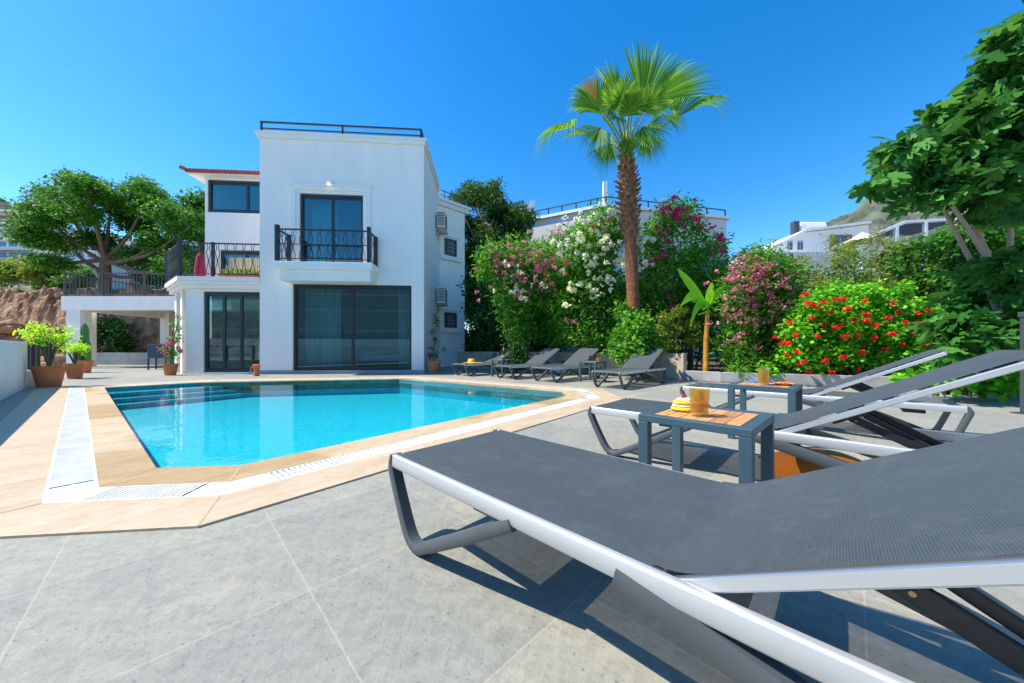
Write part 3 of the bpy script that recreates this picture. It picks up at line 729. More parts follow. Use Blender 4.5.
cb = MB(); cb.prism(chamfer_poly(.10), 2.452, 2.56); cb.prism(chamfer_poly(.15), 2.562, 2.65); cb.prism(chamfer_poly(.20), 2.652, zt2)
to = cb.build('terrace', M['plaster'], villa)
cp = chamfer_poly(.14)
tr2 = MB(); railing(tr2, cp[0], cp[1], zt2, zt2+.95); railing(tr2, cp[1], cp[2], zt2, zt2+.95, pitch=.1)
for p in (cp[1], cp[2]): tr2.box(p[0]-.04,p[0]+.04,p[1]-.04,p[1]+.04,zt2,zt2+1.02)
pm_ = fu(213, FV-.18); tr2.box(pm_-.03,pm_+.03,FV-.21,FV-.15,zt2,zt2+.97)
tr2.build('railing', M['iron'], to)
# ---- upper room, set back
UV = 1.15
ux0 = fu(205, UV); uz0 = fz(250,240,UV); 
uw = (fu(207.5,UV), -.05, fz(213,240,UV), fz(180.5,240,UV))
uo = fu(219, UV)
ub = MB(); wall(ub, 'v', UV, UV+.2, ux0, -.002, zt2, uw[3]+.05, [uw, (uo, -.05, zt2, uz0)])
ub.box(ux0, ux0+.2, UV+.2, 6, zt2, uw[3]+.05); ub.box(ux0+.2, -.002, 3.0, 3.2, zt2, uw[3]+.03)
ub.build('upper_wall', M['plaster'], villa); glazed(uw, UV+.03, [.52])
glazed((uo, -.05, zt2+.02, uz0), UV+.08, [.4], 'terrace_door')
# eave + tiled roof
ez = uw[3]+.052; ex0 = fu(183.5, UV-.35)
ev = MB(); ev.box(ex0, -.003, UV-.22, 6, ez, ez+.05); eo = ev.build('eave', M['plaster_trim'], villa)
rt = MB()
k = 0; x = ex0-.03
while x < -.08:
    rt.tube([(x+.05,UV-.27,ez+.10),(x+.05,6,ez+1.0)], .052, 8); rt.tube([(x+.1,UV-.25,ez+.075),(x+.1,6,ez+.97)], .03, 6); x += .1
rt.box(ex0-.03,-.003,UV-.26,UV-.225,ez+.04,ez+.11); 
for s in range(14): rt.tube([(ex0-.03, UV-.4+s*.35, ez+.10+s*.05), (ex0-.03, UV-.1+s*.35, ez+.13+s*.05)], .06, 8)
rt.tube([(-.12,UV-.27,ez+.24),(-.12,6,ez+1.2)], .085, 10)
rt.build('tiled_roof', M['rooftile'], villa)
pb = MB(); pb.box(-.10, WM, -.03, -.002, .0, .10); pb.build('plinth', M['concrete'], villa)
# furniture inside, its own things
def vw(u, v): p = A0+EU*u+Vector((-EU.y,EU.x))*v; return (p.x,p.y)
um = 1.95*1.0
mx, my = vw(fu(334, 2.9), 2.96)
mr_ = MB()
import itertools
for k in range(28):
    a = 2*math.pi*k/28; b = 2*math.pi*(k+1)/28
    mr_.bar((math.cos(a)*.30,0,math.sin(a)*.30),(math.cos(b)*.30,0,math.sin(b)*.30),.05,.05)
for r_ in (.05,.11,.17,.23): mr_.tube([(math.cos(2*math.pi*k/24)*r_,0,math.sin(2*math.pi*k/24)*r_) for k in range(25)], .028, 6)
o = mr_.build('wicker_disc', M['wicker']); o.location = (mx,my,CH-(331-HY)*my/F); o.rotation_euler[2] = .078
tag(o, 'round woven wall decoration seen through the big ground floor window', 'wall decoration')
bx, by = vw(3.3, 1.9)
be = empty('bed', (bx,by,0), .078, 'bed with pale blue bedding seen low through the big window', 'bed')
MB().box(-.95,.95,-.8,.8,.03,.3).build('bed_base', M['brown_wood'], be)
MB().box(-.93,.93,-.79,.79,.3,.52).build('mattress', M['bedding'], be, bevel=.06)
MB().box(-.9,-.5,-.6,.6,.52,.64).build('pillow', M['curtain'], be, bevel=.05)

# ============================================================ COVERED TERRACE (left, behind)
TY = 12.6
def X(px, y): return (px-512)/F*y
tx0, tx1 = X(61,TY), X(172,TY)+2.2; tz = CH+(HY-296)*TY/F; tb = CH+(HY-310)*TY/F
ter = empty('covered_terrace', (tx0,TY,0), 0, 'white covered terrace on square columns with a black railing on its roof', 'terrace')
o_ = (tx0,TY,0)
q = MB(); q.box(tx0,tx1,TY,TY+.3,tb,tz); q.box(tx0,tx0+.3,TY+.3,TY+4.2,tb,tz); q.box(tx0+.3,tx1,TY+.3,TY+4.2,tz-.2,tz-.01); q.build('slab', M['plaster'], ter, o_)
for (px0, px1, y) in ((66,80,TY+.02),(80,86,TY+1.0),(160,169,TY+3.4)):
    q = MB(); q.box(X(px0,y),X(px1,y),y,y+.35,0,tb-.001 if y < TY+.1 else tz-.2); q.build('column', M['plaster'], ter, o_)
q = MB(); railing(q, (tx0+.1,TY+.06), (tx1,TY+.06), tz, tz+.85, pitch=.13, orn=False)
k = 0
for px in (61.5, 100, 141): xx = X(px,TY)+.05; q.box(xx-.03,xx+.03,TY+.03,TY+.09,tz,tz+.92)
railing(q, (tx0+.1,TY+.06), (tx0+.1,TY+4), tz, tz+.85, pitch=.13, orn=False)
q.build('railing', M['iron'], ter, o_)
q = MB(); yy = TY+.8; zz = CH+(HY-313)*yy/F; q.box(X(152,yy),X(172,yy),yy,yy+.03,tz-.32,tz-.28)
for px in (155,161,167): q.lathe([(.03,-.14),(.045,-.12),(.045,0)], (X(px,yy),yy+.015,tz-.32), 8)
q.build('track_light', M['black'], ter, o_)
lw_ = MB(); yy = 15.2; lw_.box(X(84,yy), X(176,yy), yy, yy+.2, 0, CH-(356-HY)*yy/F+.15)
tag(lw_.build('low_wall', M['concrete']), 'low grey concrete wall at the back of the covered terrace', 'wall')
# garden chair under the terrace
gx, gy = X(161,12.0), 12.0
gc = empty('garden_chair', (gx,gy,0), R(200), 'dark blue plastic armchair under the covered terrace', 'chair')
MB().box(-.24,.24,-.22,.24,.40,.44).build('seat', M['bluechair'], gc, bevel=.01)
MB().box(-.24,.24,.22,.26,.44,.88).build('backrest', M['bluechair'], gc, bevel=.01)
for sx in (-1,1):
    MB().box(sx*.25-.02,sx*.25+.02,-.2,.25,.62,.65).build('armrest', M['bluechair'], gc)
    for sy in (-.2,.22): MB().box(sx*.23-.02,sx*.23+.02,sy-.02,sy+.02,0,.62 if sy < 0 else .4).build('leg', M['bluechair'], gc)
# ============================================================ LEFT GARDEN WALL
wa = Vector(gp(0,402)); wb = Vector(gp(27.5,387.4)); wd = (wb-wa).normalized(); wn2 = Vector((-wd.y,wd.x))
if wn2.x > 0: wn2 = -wn2
ps = wa-wd*5.5; pe = wb
lwm = MB(); lwm.prism([ps,pe,pe+wn2*.2,ps+wn2*.2], 0, .86)
gwo = empty('garden_wall', (pe.x,pe.y,0), 0, 'pale blue white garden wall left of the pool in its own shade', 'wall')
lwm.build('wall_body', M['wall_blue'], gwo, (pe.x,pe.y,0), bevel=.01)
fx = pe-wd*.55
f_ = MB(); inn = -wn2*.012; f_.prism([fx+inn*0.1,fx+wd*.12+inn*0.1,fx+wd*.12+inn,fx+inn], .32, .62); f_.build('light_fitting', M['grate'], gwo, (pe.x,pe.y,0))
q2 = MB(); p2 = pe+wd*.02; q2.prism([p2,p2+wd*3.2,p2+wd*3.2+wn2*.2,p2+wn2*.2], 0, .30)
tag(q2.build('garden_kerb_wall', M['concrete']), 'low grey wall continuing behind the terracotta pots', 'wall')
q3 = MB(); 
for s in (.15, .95, 1.9, 2.9):
    c = p2+wd*s+wn2*.1; q3.box(c.x-.035,c.x+.035,c.y-.035,c.y+.035,.302,.84)
c1_ = p2+wd*.15+wn2*.1; c2_ = p2+wd*2.9+wn2*.1
q3.bar((c1_.x,c1_.y,.8),(c2_.x,c2_.y,.8),.03,.03); q3.bar((c1_.x,c1_.y,.5),(c2_.x,c2_.y,.5),.03,.03)
tag(q3.build('fence', M['iron']), 'short black metal fence on the low wall behind the pots', 'fence')

# ============================================================ POTS
def pot(mb, r, h): mb.lathe([(r*.68,0),(r*.70,.01),(r*.95,h*.84),(r*1.04,h*.85),(r*1.05,h),(r*.93,h),(r*.90,h*.9)], (0,0,0), 28)
def potted(px, py, diam, h, label, cat='potted plant'):
    x, y = gp(px, py); y += diam*.35; x = (px-512)/F*y
    t = empty('potted_plant', (x,y,0), 0, label, cat, 'terracotta potted plants round the pool')
    m_ = MB(); pot(m_, diam/2, h); m_.build('pot', M['terracotta'], t, smooth=True)
    MB().lathe([(diam*.44,h*.88),(diam*.44,h*.92)], (0,0,0), 20).build('soil', M['soil'], t)
    return t
def sprays(t, z0, spread, hgt, nst, nl, mat, leaf=.05, kind='diamond', stemmat='bark', r=.12):
    s = MB(); cl = []
    for k in range(nst):
        a = random.uniform(0,6.28); q = random.random()**.6; d = spread*q
        tip = Vector((math.cos(a)*d, math.sin(a)*d*.9, z0+hgt*(.55+.45*random.random()*(1-.4*q))))
        mid = Vector((tip.x*.35, tip.y*.35, z0+(tip.z-z0)*.6)); s.tube([(0,0,z0-.05),mid,tip], [.018,.01,.004], 6)
        cl.append((*tip, r, r, r*.6)); cl.append((*(mid.lerp(tip,.5)), r*.8, r*.8, r*.5))
    s.build('stems', M[stemmat], t); leaves('leaves', cl, nl, leaf, mat, t, kind)
    return cl
t = potted(49,388,.42,.40,'largest terracotta pot with a lime green shrub, nearest the garden wall')
sprays(t, .42, .36, .85, 22, 850, M['leaf_lime'], .05)
leaves('blossom', [(0,0,.95,.3,.3,.08)], 12, .05, M['flower_red'], t)
t = potted(75,379,.33,.37,'middle terracotta pot of lime green leaves beside the largest pot')
sprays(t, .38, .32, .52, 14, 500, M['leaf_lime'], .06)
t = potted(85,373,.33,.38,'terracotta pot holding a tall ribbed green cactus')
cm = MB()
for (dx, dy, hh, r_) in ((0,0,1.15,.09),(-.14,.05,.75,.07),(.13,-.03,.62,.07),(-.05,-.12,.45,.06)):
    prof = []
    ribs = 8; vs = []; fs = []; nr = 10; nk = ribs*2
    for i in range(nr+1):
        z = .36+hh*i/nr; rr_ = r_*(1 if i < nr-1 else (.75 if i == nr-1 else .15))
        for k in range(nk): a = 2*math.pi*k/nk; q = rr_*(1 if k%2 else .72); vs.append((dx+q*math.cos(a),dy+q*math.sin(a),z))
    for i in range(nr):
        for k in range(nk): fs.append((i*nk+k,i*nk+(k+1)%nk,(i+1)*nk+(k+1)%nk,(i+1)*nk+k))
    cm.add(vs, fs)
cm.build('cactus', M['cactus'], t)
t = potted(170.5,375.5,.33,.32,'terracotta pot with a slim climbing plant and magenta flowers beside the bay')
s = MB(); s.tube(smoothpath([(0,0,.3),(.05,.02,.7),(.12,.0,1.1),(.2,.02,1.5)]), .012, 6); s.tube([(.03,0,.5),(-.15,0,.8)], .008); s.tube([(.0,.0,.3),(.14,-.02,1.75)], .01); s.build('stems', M['bark'], t)
cl = [(.05,0,.65,.16),(.12,0,1.0,.14),(.18,0,1.35,.15),(-.1,0,.75,.13),(.2,0,1.6,.1),(.25,0,1.05,.1),(0,0,.5,.15)]
leaves('leaves', cl, 420, .06, M['leaf_oleander'], t); leaves('blossom', [(-.1,-.08,.78,.12),(.3,-.05,.68,.08),(.08,-.1,.95,.12),(-.02,-.1,.6,.1)], 90, .05, M['flower_hotpink'], t, 'round')
t = potted(434.5,373.3,.38,.36,'terracotta pot with a tall thin climbing rose against the side wall')
s = MB(); s.tube(smoothpath([(0,0,.3),(-.02,.02,.9),(.06,.0,1.5),(.02,.02,1.75)]), .014, 6); s.tube(smoothpath([(0,0,.35),(.15,0,.6),(.36,0,.72)]), .01); s.build('stems', M['bark'], t)
leaves('leaves', [(0,0,.55,.14),(-.1,0,.75,.1),(.03,0,1.0,.1),(-.06,0,1.25,.1),(.06,0,1.5,.12),(.03,0,1.7,.1),(.3,0,.72,.09),(-.12,0,.5,.1)], 330, .06, M['leaf_dark'], t); leaves('blossom', [(.12,-.05,1.6,.05),(-.12,-.05,.55,.06)], 24, .05, M['flower_hotpink'], t, 'round')
# small orange jug
x, y = gp(256.5,376)
j = MB(); j.lathe([(.06,0),(.075,.02),(.055,.12),(.06,.2),(.085,.26),(.09,.3),(.07,.31)], (0,0,0), 20); j.box(-.16,-.14,-.015,.015,.1,.24); j.box(-.14,-.05,-.015,.015,.21,.24); j.box(-.14,-.06,-.015,.015,.1,.12)
o = j.build('terracotta_jug', M['terracotta'], smooth=True); o.location = (x,y,0); tag(o, 'small orange terracotta jug standing between the two ground floor windows', 'jug')

# closed parasol & towel on the upper terrace
c = at(200,262,10.5); pz = zt2
pt = empty('closed_parasol', (c.x,c.y,pz), 0, 'closed dark red parasol standing on the upper terrace', 'parasol')
MB().tube([(0,0,0),(0,0,.95)], .02, 8).build('pole', M['iron'], pt)
MB().lathe([(.11,.06),(.14,.12),(.13,.5),(.09,.8),(.03,.9)], (0,0,0), 14).build('canopy', M['magenta'], pt)
MB().lathe([(.2,0),(.2,.04),(.05,.06)], (0,0,0), 16).build('base', M['concrete'], pt)
c = at(246,262,10.6)
ct = MB(); curtain(ct, -.45, .35, 0, .2, .75, .1, .02); ct.box(-.5,.4,-.012,.012,.75,.78); ct.box(-.5,-.47,-.012,.012,0,.75); ct.box(.37,.4,-.012,.012,0,.75)
o = ct.build('drying_rack', M['beige_cloth']); o.location = (c.x,c.y,pz); tag(o, 'beige striped cloth hanging on a rack on the upper terrace', 'drying rack')
c = at(228,271,9.9)
pbx = empty('planter_box', (c.x,c.y,pz), 0, 'low planter of green leaves behind the upper terrace railing', 'planter')
MB().box(-.2,1.0,-.1,.1,0,.12).build('box', M['terracotta'], pbx); leaves('leaves', [(x_,0,.2,.16,.12,.12) for x_ in (0,.25,.5,.75,.95)], 500, .06, M['leaf_olive'], pbx)

# ============================================================ SUN LOUNGERS
LW = .60; LL = 1.93
def make_lounger():
    t = empty('sun_lounger', (0,0,0)); h = LW/2; HT = .325; HG_ = 1.07; a = R(28)
    for s in (-1,1):
        y0 = s*h; q = lambda d, z: (y0-s*d, HT+z)
        prof = [q(0,-.006),q(.003,-.001),q(.008,.001),q(.018,.001),q(.022,-.003),q(.022,-.043),q(.018,-.048),q(.003,-.048),q(0,-.043)]
        r = MB(); nn = len(prof); xs = [0,.006,LL-.006,LL]; vs = []
        for x in xs: vs += [(x,p[0],p[1]) for p in prof]
        fs = [tuple(range(nn))[::-1], tuple(range(3*nn,4*nn))]+[(i*nn+k,i*nn+(k+1)%nn,(i+1)*nn+(k+1)%nn,(i+1)*nn+k) for i in range(3) for k in range(nn)]
        r.add(vs, fs); r.build('side_rail', M['alu'], t, smooth=True)
        yc = s*(h-.020)
        def leg(pts, th):
            path = smoothpath([(p[0], yc, p[1]) for p in pts], 5); m_ = len(path)
            hh = list(np.interp(np.linspace(0,1,m_), np.linspace(0,1,len(th)), th))
            MB().sweep(path, .048, hh, (0,1,0)).build('leg', M['plastic'], t, smooth=True)
        leg([(-.004,HT-.002),(-.014,HT-.045),(.0,.235),(.070,.105),(.115,.040),(.165,.019),(.22,.040),(.42,.148),(.56,.228),(.655,HT-.044)], [.016,.034,.034,.034,.036,.034,.034,.038,.040,.040,.036])
        leg([(LL+.004,HT-.002),(LL+.014,HT-.045),(LL+.0,.235),(LL-.045,.105),(LL-.075,.040),(LL-.12,.019),(LL-.175,.042),(LL-.45,.150),(LL-.78,.238),(.95,HT-.042)], [.016,.034,.034,.034,.036,.034,.036,.044,.054,.056,.044])
        p1, z1 = HG_+.30*math.cos(a), HT+.30*math.sin(a)-.045; yy = s*(h-.085)
        pr = MB(); pr.bar((p1,yy,z1),(1.66,yy,.262),.010,.034); pr.bar((p1+.05,yy-s*.03,z1+.012),(1.68,yy-s*.03,.262),.022,.022)
        pr.bar((p1-.06,yy-s*.012,z1-.034),(p1+.05,yy-s*.012,z1+.0245),.045,.012)
        po = pr.build('backrest_prop', M['black'], t, bevel=.003)
        sc = MB(); sc.tube([(p1+.02,yy-.008,z1-.012),(p1+.02,yy+.010,z1-.012)], .004, 12); sc.build('screw', M['brass'], po)
    for x0, x1, z0, z1, mt in ((.004,.034,HT-.036,HT-.008,'plastic'),(.47,.62,HT-.070,HT-.046,'plastic'),(1.02,1.16,HT-.062,HT-.040,'plastic'),(1.62,1.74,.245,.270,'black'),(LL-.034,LL-.004,HT-.036,HT-.008,'plastic')):
        MB().box(x0,x1,-h+.024,h-.024,z0,z1).build('crossbar', M[mt], t, bevel=.004)
    def cloth(x0, x1, nx, ny, f, wy):
        vs = []; fs = []
        for i in range(nx+1):
            for k in range(ny+1): vs.append(f(x0+(x1-x0)*i/nx, (k/ny*2-1)*wy, i/nx, k/ny*2-1))
        for i in range(nx):
            for k in range(ny): fs.append((i*(ny+1)+k,i*(ny+1)+k+1,(i+1)*(ny+1)+k+1,(i+1)*(ny+1)+k))
        return MB().add(vs, fs)
    wy = h-.016
    def seat(x, y, a_, b_):
        z = HT+.005-.012*(1-b_*b_)*math.sin(math.pi*min(1,a_*1.02)); z -= .030*((.02-x)/.024)**2 if x < .02 else 0
        if abs(b_) > .96: z -= .003
        return (x, y, z)
    so = cloth(-.004, HG_-.03, 90, 16, seat, wy).build('seat_sling', M['sling'], t, smooth=True)
    def back(x, y, a_, b_):
        dz = -.010*(1-b_*b_)*math.sin(math.pi*max(0,a_))
        e = (math.sqrt(x*x+.0009)+x)/2-.0005      # soft bend at the hinge
        return (HG_+(x-e)+e*math.cos(a)-dz*math.sin(a), y, HT+.0058+e*math.sin(a)+dz*math.cos(a))
    bo_ = cloth(-.05, .875, 74, 16, back, wy-.001).build('backrest_sling', M['sling'], t, smooth=True)
    bf = MB()
    for s in (-1,1):
        yb = s*(h-.030)
        bf.bar((HG_-.01,yb,HT-.021),(HG_+0.87*math.cos(a),yb,HT-.021+0.87*math.sin(a)),.016,.028)
    bf.bar((HG_+0.865*math.cos(a),-h+.04,HT-.012+0.865*math.sin(a)),(HG_+0.865*math.cos(a),h-.04,HT-.012+0.865*math.sin(a)),.024,.024)
    bf.build('backrest_frame', M['alu'], t, bevel=.004)
    for s in (-1,1): MB().lathe([(.005,0),(.005,.003),(.001,.004)], (HG_-.025, s*(wy-.018), HT+.004), 8).build('eyelet', M['black'], t)
    return t
LG = 'grey sling sun loungers set around the pool'
proto = make_lounger()
A43 = math.atan2(-.69,.72); LD = Vector((math.cos(A43),math.sin(A43))); WD = Vector((-LD.y,LD.x))
# origin = middle of the foot end
def place(o, corner, ang, side=1):       # corner = near foot-end corner at ground
    d = Vector((math.cos(ang),math.sin(ang))); wv = Vector((-d.y,d.x))
    p = Vector(corner)+wv*side*LW/2; o.location = (p.x,p.y,0); o.rotation_euler = (0,0,ang)
specs = [((-.477,1.354), A43, 1, 'nearest grey sling lounger filling the lower right foreground'),
         ((.575,2.474), A43, 1, 'grey sling lounger just beyond the nearest one, behind the table with fruit'),
         ((1.90,3.80), A43, 1, 'third grey sling lounger, next to the flower bed kerb and blue card table'),
         ]
for (xf, yf, lab) in ((2.05,6.15,'far sun lounger standing rightmost, just past the pool tip'),
                      (.98,7.39,'far sun lounger immediately left of the table with the dark drink'),
                      (.10,8.12,'far sun lounger just right of the champagne table'),
                      (-1.09,9.04,'far sun lounger nearest the villa with a straw hat on it')):
    d = Vector((.722,.692)); c = Vector((xf,yf))-d*.165
    specs.append((tuple(c), math.atan2(.692,.722), 1, lab))
LOUNG = []
for i, (c, a, s, lab) in enumerate(specs):
    o = proto if i == 0 else copy_tree(proto)
    place(o, c, a, s); tag(o, lab, 'sun lounger', LG); LOUNG.append(o)

# ============================================================ SIDE TABLES
def make_table():
    t = empty('side_table', (0,0,0)); h = .218; H = .45; w_ = .045
    for sx in (-1,1):
        for sy in (-1,1):
            MB().box(min(sx*h,sx*(h-w_)),max(sx*h,sx*(h-w_)),min(sy*h,sy*(h-w_)),max(sy*h,sy*(h-w_)),0,H-.032).build('leg', M['table_metal'], t, bevel=.003)
    f = MB(); f.box(-h,h,-h,-h+w_,H-.032,H); f.box(-h,h,h-w_,h,H-.032,H); f.box(-h,-h+w_,-h+w_,h-w_,H-.032,H); f.box(h-w_,h,-h+w_,h-w_,H-.032,H)
    f.build('top_frame', M['table_metal'], t, bevel=.003)
    s = MB(); k = 6; span = 2*(h-w_)-.006; pw = span/k
    for i in range(k): x0 = -span/2+i*pw; s.box(x0+.002,x0+pw-.002,-h+w_+.003,h-w_-.003,H-.02,H-.002)
    s.build('wooden_slats', M['wood'], t)
    return t
TG = 'dark teal metal side tables with wooden slats'
tp = make_table()
tabs = [((.885,1.555), 'teal side table with wooden slats holding fruit and amber drink, nearest the camera'),
        ((2.10,2.83), 'teal side table with blue and lilac cards and an amber drink'),
        ((1.80,7.62), 'teal side table with a dark drink between far loungers'),
        ((-.24,8.95), 'teal side table with the champagne bottle, far by the villa')]
for i, (p, lab) in enumerate(tabs):
    o = tp if i == 0 else copy_tree(tp)
    o.location = (*p,0); o.rotation_euler = (0,0,R(-46)); tag(o, lab, 'side table', TG)
TZ = .4505
def tumbler(x, y, h, r, mat, fill, label, cat='drink glass', group=None):
    t = empty('drink_glass', (x,y,TZ), 0, label, cat, group)
    g = MB(); g.lathe([(r*.86,0),(r*.88,.004),(r,h),(r*.955,h),(r*.84,.012),(.001,.012)], (0,0,0), 40)
    g.build('tumbler', M['clear_glass'], t, smooth=True)
    MB().lathe([(.001,.013),(r*.83,.013),(r*.83+(r*.945-r*.83)*fill,h*fill),(.001,h*fill)], (0,0,0), 40).build('drink', mat, t, smooth=True)
    return t
gx, gy = gp(703,417,.45)
g1 = tumbler(gx, gy+.03, .150, .042, M['amber'], .78, 'tall glass of amber drink beside the fruit on the nearest table')
sl = MB(); sl.lathe([(.03,0),(.032,.004),(.03,.008)], (0,-.002,.05), 24); sl.build('orange_slice', M['orange'], g1)
x2, y2 = gp(763.5,385.0,.45)
tumbler(x2, y2, .150, .041, M['amber'], .86, 'tall glass of amber drink beside the blue card on the second table')
x3, y3 = 1.76, 7.60
tumbler(x3, y3, .14, .05, M['cola'], .9, 'glass of dark red drink on the far side table')
tumbler(1.93, 7.62, .08, .06, M['orange'], .8, 'low glass cup beside the dark red drink', 'cup')
# fruit plate
fx_, fy_ = gp(685,410,.45); fp = empty('fruit_plate', (fx_+.005,fy_,TZ), .5, 'stack of yellow fruit slices topped with red cherries', 'fruit plate')
def oval(rx, ry, z0, z1, n=22):
    m_ = MB(); prof = [(.85,z0),(1,z0+(z1-z0)*.4),(.97,z1-(z1-z0)*.2),(.82,z1)]; vs = []; fs = []
    for r_, z in prof: vs += [(rx*r_*math.cos(2*math.pi*k/n)*(1+.06*math.sin(3*2*math.pi*k/n)),ry*r_*math.sin(2*math.pi*k/n),z) for k in range(n)]
    for i in range(3):
        for k in range(n): fs.append((i*n+k,i*n+(k+1)%n,(i+1)*n+(k+1)%n,(i+1)*n+k))
    fs += [tuple(range(n))[::-1], tuple(3*n+k for k in range(n))]; return m_.add(vs, fs)
oval(.078,.06,0,.02).build('slice', M['fruit'], fp, smooth=True); oval(.070,.054,.02,.03).build('cream', M['cream'], fp, smooth=True)
o = oval(.068,.052,.03,.048).build('slice', M['fruit'], fp, smooth=True); o = oval(.05,.04,.048,.056).build('cream', M['cream'], fp, smooth=True)
for (dx, dy, dz) in ((-.005,.012,.065),(.02,-.035,.06)):
    m_ = MB(); m_.lathe([(.001,-.010),(.007,-.007),(.010,0),(.007,.007),(.001,.010)], (dx,dy,dz), 14); m_.build('cherry', M['red'], fp, smooth=True)
# things on second table
def flat(name, px, py, sx, sy, h, rz, mat, label, cat):
    x, y = gp(px, py, .45); o = MB().box(-sx/2,sx/2,-sy/2,sy/2,0,h).build(name, mat, bevel=.001); o.location = (x,y,TZ); o.rotation_euler[2] = rz; return tag(o, label, cat)
flat('card', 753, 381.8, .15, .09, .006, .5, M['blue'], 'flat blue card on the second side table', 'card')
flat('card', 771, 384.0, .12, .09, .005, -.3, M['lilac'], 'flat lilac card next to the amber drink on the second table', 'card')
x, y = gp(784,385.0,.45)
di = empty('snack_dish', (x,y,TZ), 0, 'shallow dish of brown snacks at the right of the second table', 'dish')
MB().lathe([(.04,0),(.065,.012),(.07,.016),(.06,.014),(.001,.008)], (0,0,0), 24).build('dish', M['wood'], di, smooth=True)
sn = MB()
for k in range(9): a = k*2.4; sn.lathe([(.001,-.006),(.009,0),(.001,.006)], (.035*math.cos(a)*(k/9)**.5,.035*math.sin(a)*(k/9)**.5,.02), 8)
sn.build('snacks', M['orange'], di)
# champagne on the far table
bt = empty('champagne_bottle', (-.22,8.93,TZ), 0, 'green champagne bottle with gold foil neck on the far table', 'bottle')
MB().lathe([(.045,0),(.046,.17),(.035,.20),(.018,.235),(.016,.25)], (0,0,0), 18).build('bottle_body', M['bottle'], bt, smooth=True)
MB().lathe([(.019,.225),(.02,.30),(.021,.315),(.001,.32)], (0,0,0), 14).build('foil', M['foil'], bt, smooth=True)
MB().lathe([(.0475,.05),(.0475,.12)], (0,0,0), 18).build('bottle_label', M['foil'], bt)
for (dx, lab) in ((-.15,'wine glass left of the champagne bottle'),(.13,'wine glass right of the champagne bottle')):
    wgl = empty('wine_glass', (-.22+dx,8.95,TZ), 0, lab, 'wine glass')
    MB().lathe([(.03,0),(.03,.003),(.004,.008),(.004,.08)], (0,0,0), 14).build('stem', M['clear_glass'], wgl, smooth=True)
    MB().lathe([(.004,.08),(.025,.10),(.028,.15),(.024,.20),(.022,.20),(.02,.105)], (0,0,0), 14).build('bowl', M['clear_glass'], wgl, smooth=True)
# hat and towel on the last lounger
D4 = LOUNG[-1]; dd = Vector((.722,.692)); pp4 = Vector(D4.location[:2])+dd*.42
ha = MB(); ha.lathe([(.001,.0),(.19,.0),(.20,.008),(.11,.02),(.10,.09),(.08,.11),(.001,.115)], (0,0,0), 26)
o = ha.build('straw_hat', M['yellow_straw'], smooth=True); o.location = (pp4.x,pp4.y,.343); tag(o, 'yellow straw hat lying on the farthest sun lounger', 'hat')
o = MB().box(-.24,.24,-.2,.2,0,.012).build('towel', M['towel_yellow'], bevel=.004); o.location = (pp4.x+.05,pp4.y+.03,.331); o.rotation_euler[2] = .76; tag(o, 'folded yellow towel under the straw hat', 'towel')
# orange bag under second lounger
x, y = gp(800,477); 
ob = MB(); vs = []; fs = []
nx, ny = 12, 8
for i in range(nx+1):
    for k in range(ny+1):
        u = i/nx*2-1; v = k/ny*2-1; z = .11*(1-abs(u)**3)*(1-abs(v)**3)**.6+.02*math.sin(5*u+2*v)*(1-abs(u))*(1-abs(v))
        vs.append((u*.30*(1-.08*v), v*.20, z))
for i in range(nx):
    for k in range(ny): fs.append((i*(ny+1)+k,i*(ny+1)+k+1,(i+1)*(ny+1)+k+1,(i+1)*(ny+1)+k))
ob.add(vs, fs); bag = empty('beach_bag', (x+.22,y+.10,0), R(-20), 'orange fabric beach bag lying under the second sun lounger', 'bag')
ob.build('bag_body', M['orange'], bag, smooth=True)
hd = MB(); hd.tube(smoothpath([(-.12,.16,.05),(-.1,.27,.02),(.1,.27,.02),(.12,.16,.05)]), .008, 6); hd.build('handle', M['brown_wood'], bag)
# small white blocks by the bed wall
for (px, y_, w_, h_, lab) in ((551,10.4,.22,.30,'small low white block by the beige wall, left of a pair'),(562,9.9,.42,.26,'wider low white block by the beige wall with a dark pot on it')):
    x_ = X(px,y_); o = MB().box(-w_/2,w_/2,-.12,.12,0,h_).build('white_block', M['white'], bevel=.02); o.location = (x_,y_,0); tag(o, lab, 'block')
o = MB().lathe([(.05,0),(.08,.12),(.06,.12)], (0,0,0), 14).build('dark_pot', M['black'], smooth=True); o.location = (X(564,9.9),9.9,.261); tag(o, 'small dark pot on the wider white block', 'pot')
# parasol post on the right
x, y = 5.86, 3.83
po = empty('parasol_post', (x,y,0), 0, 'dark grey square parasol post with a flat cap at the right edge', 'post')
MB().box(-.065,.065,-.065,.065,.015,1.10).build('post', M['steel_grey'], po, bevel=.006)
MB().box(-.075,.075,-.075,.075,1.10,1.16).build('cap', M['steel_grey'], po, bevel=.006)
MB().box(-.11,.11,-.11,.11,0,.015).build('base_plate', M['steel_grey'], po, bevel=.003)

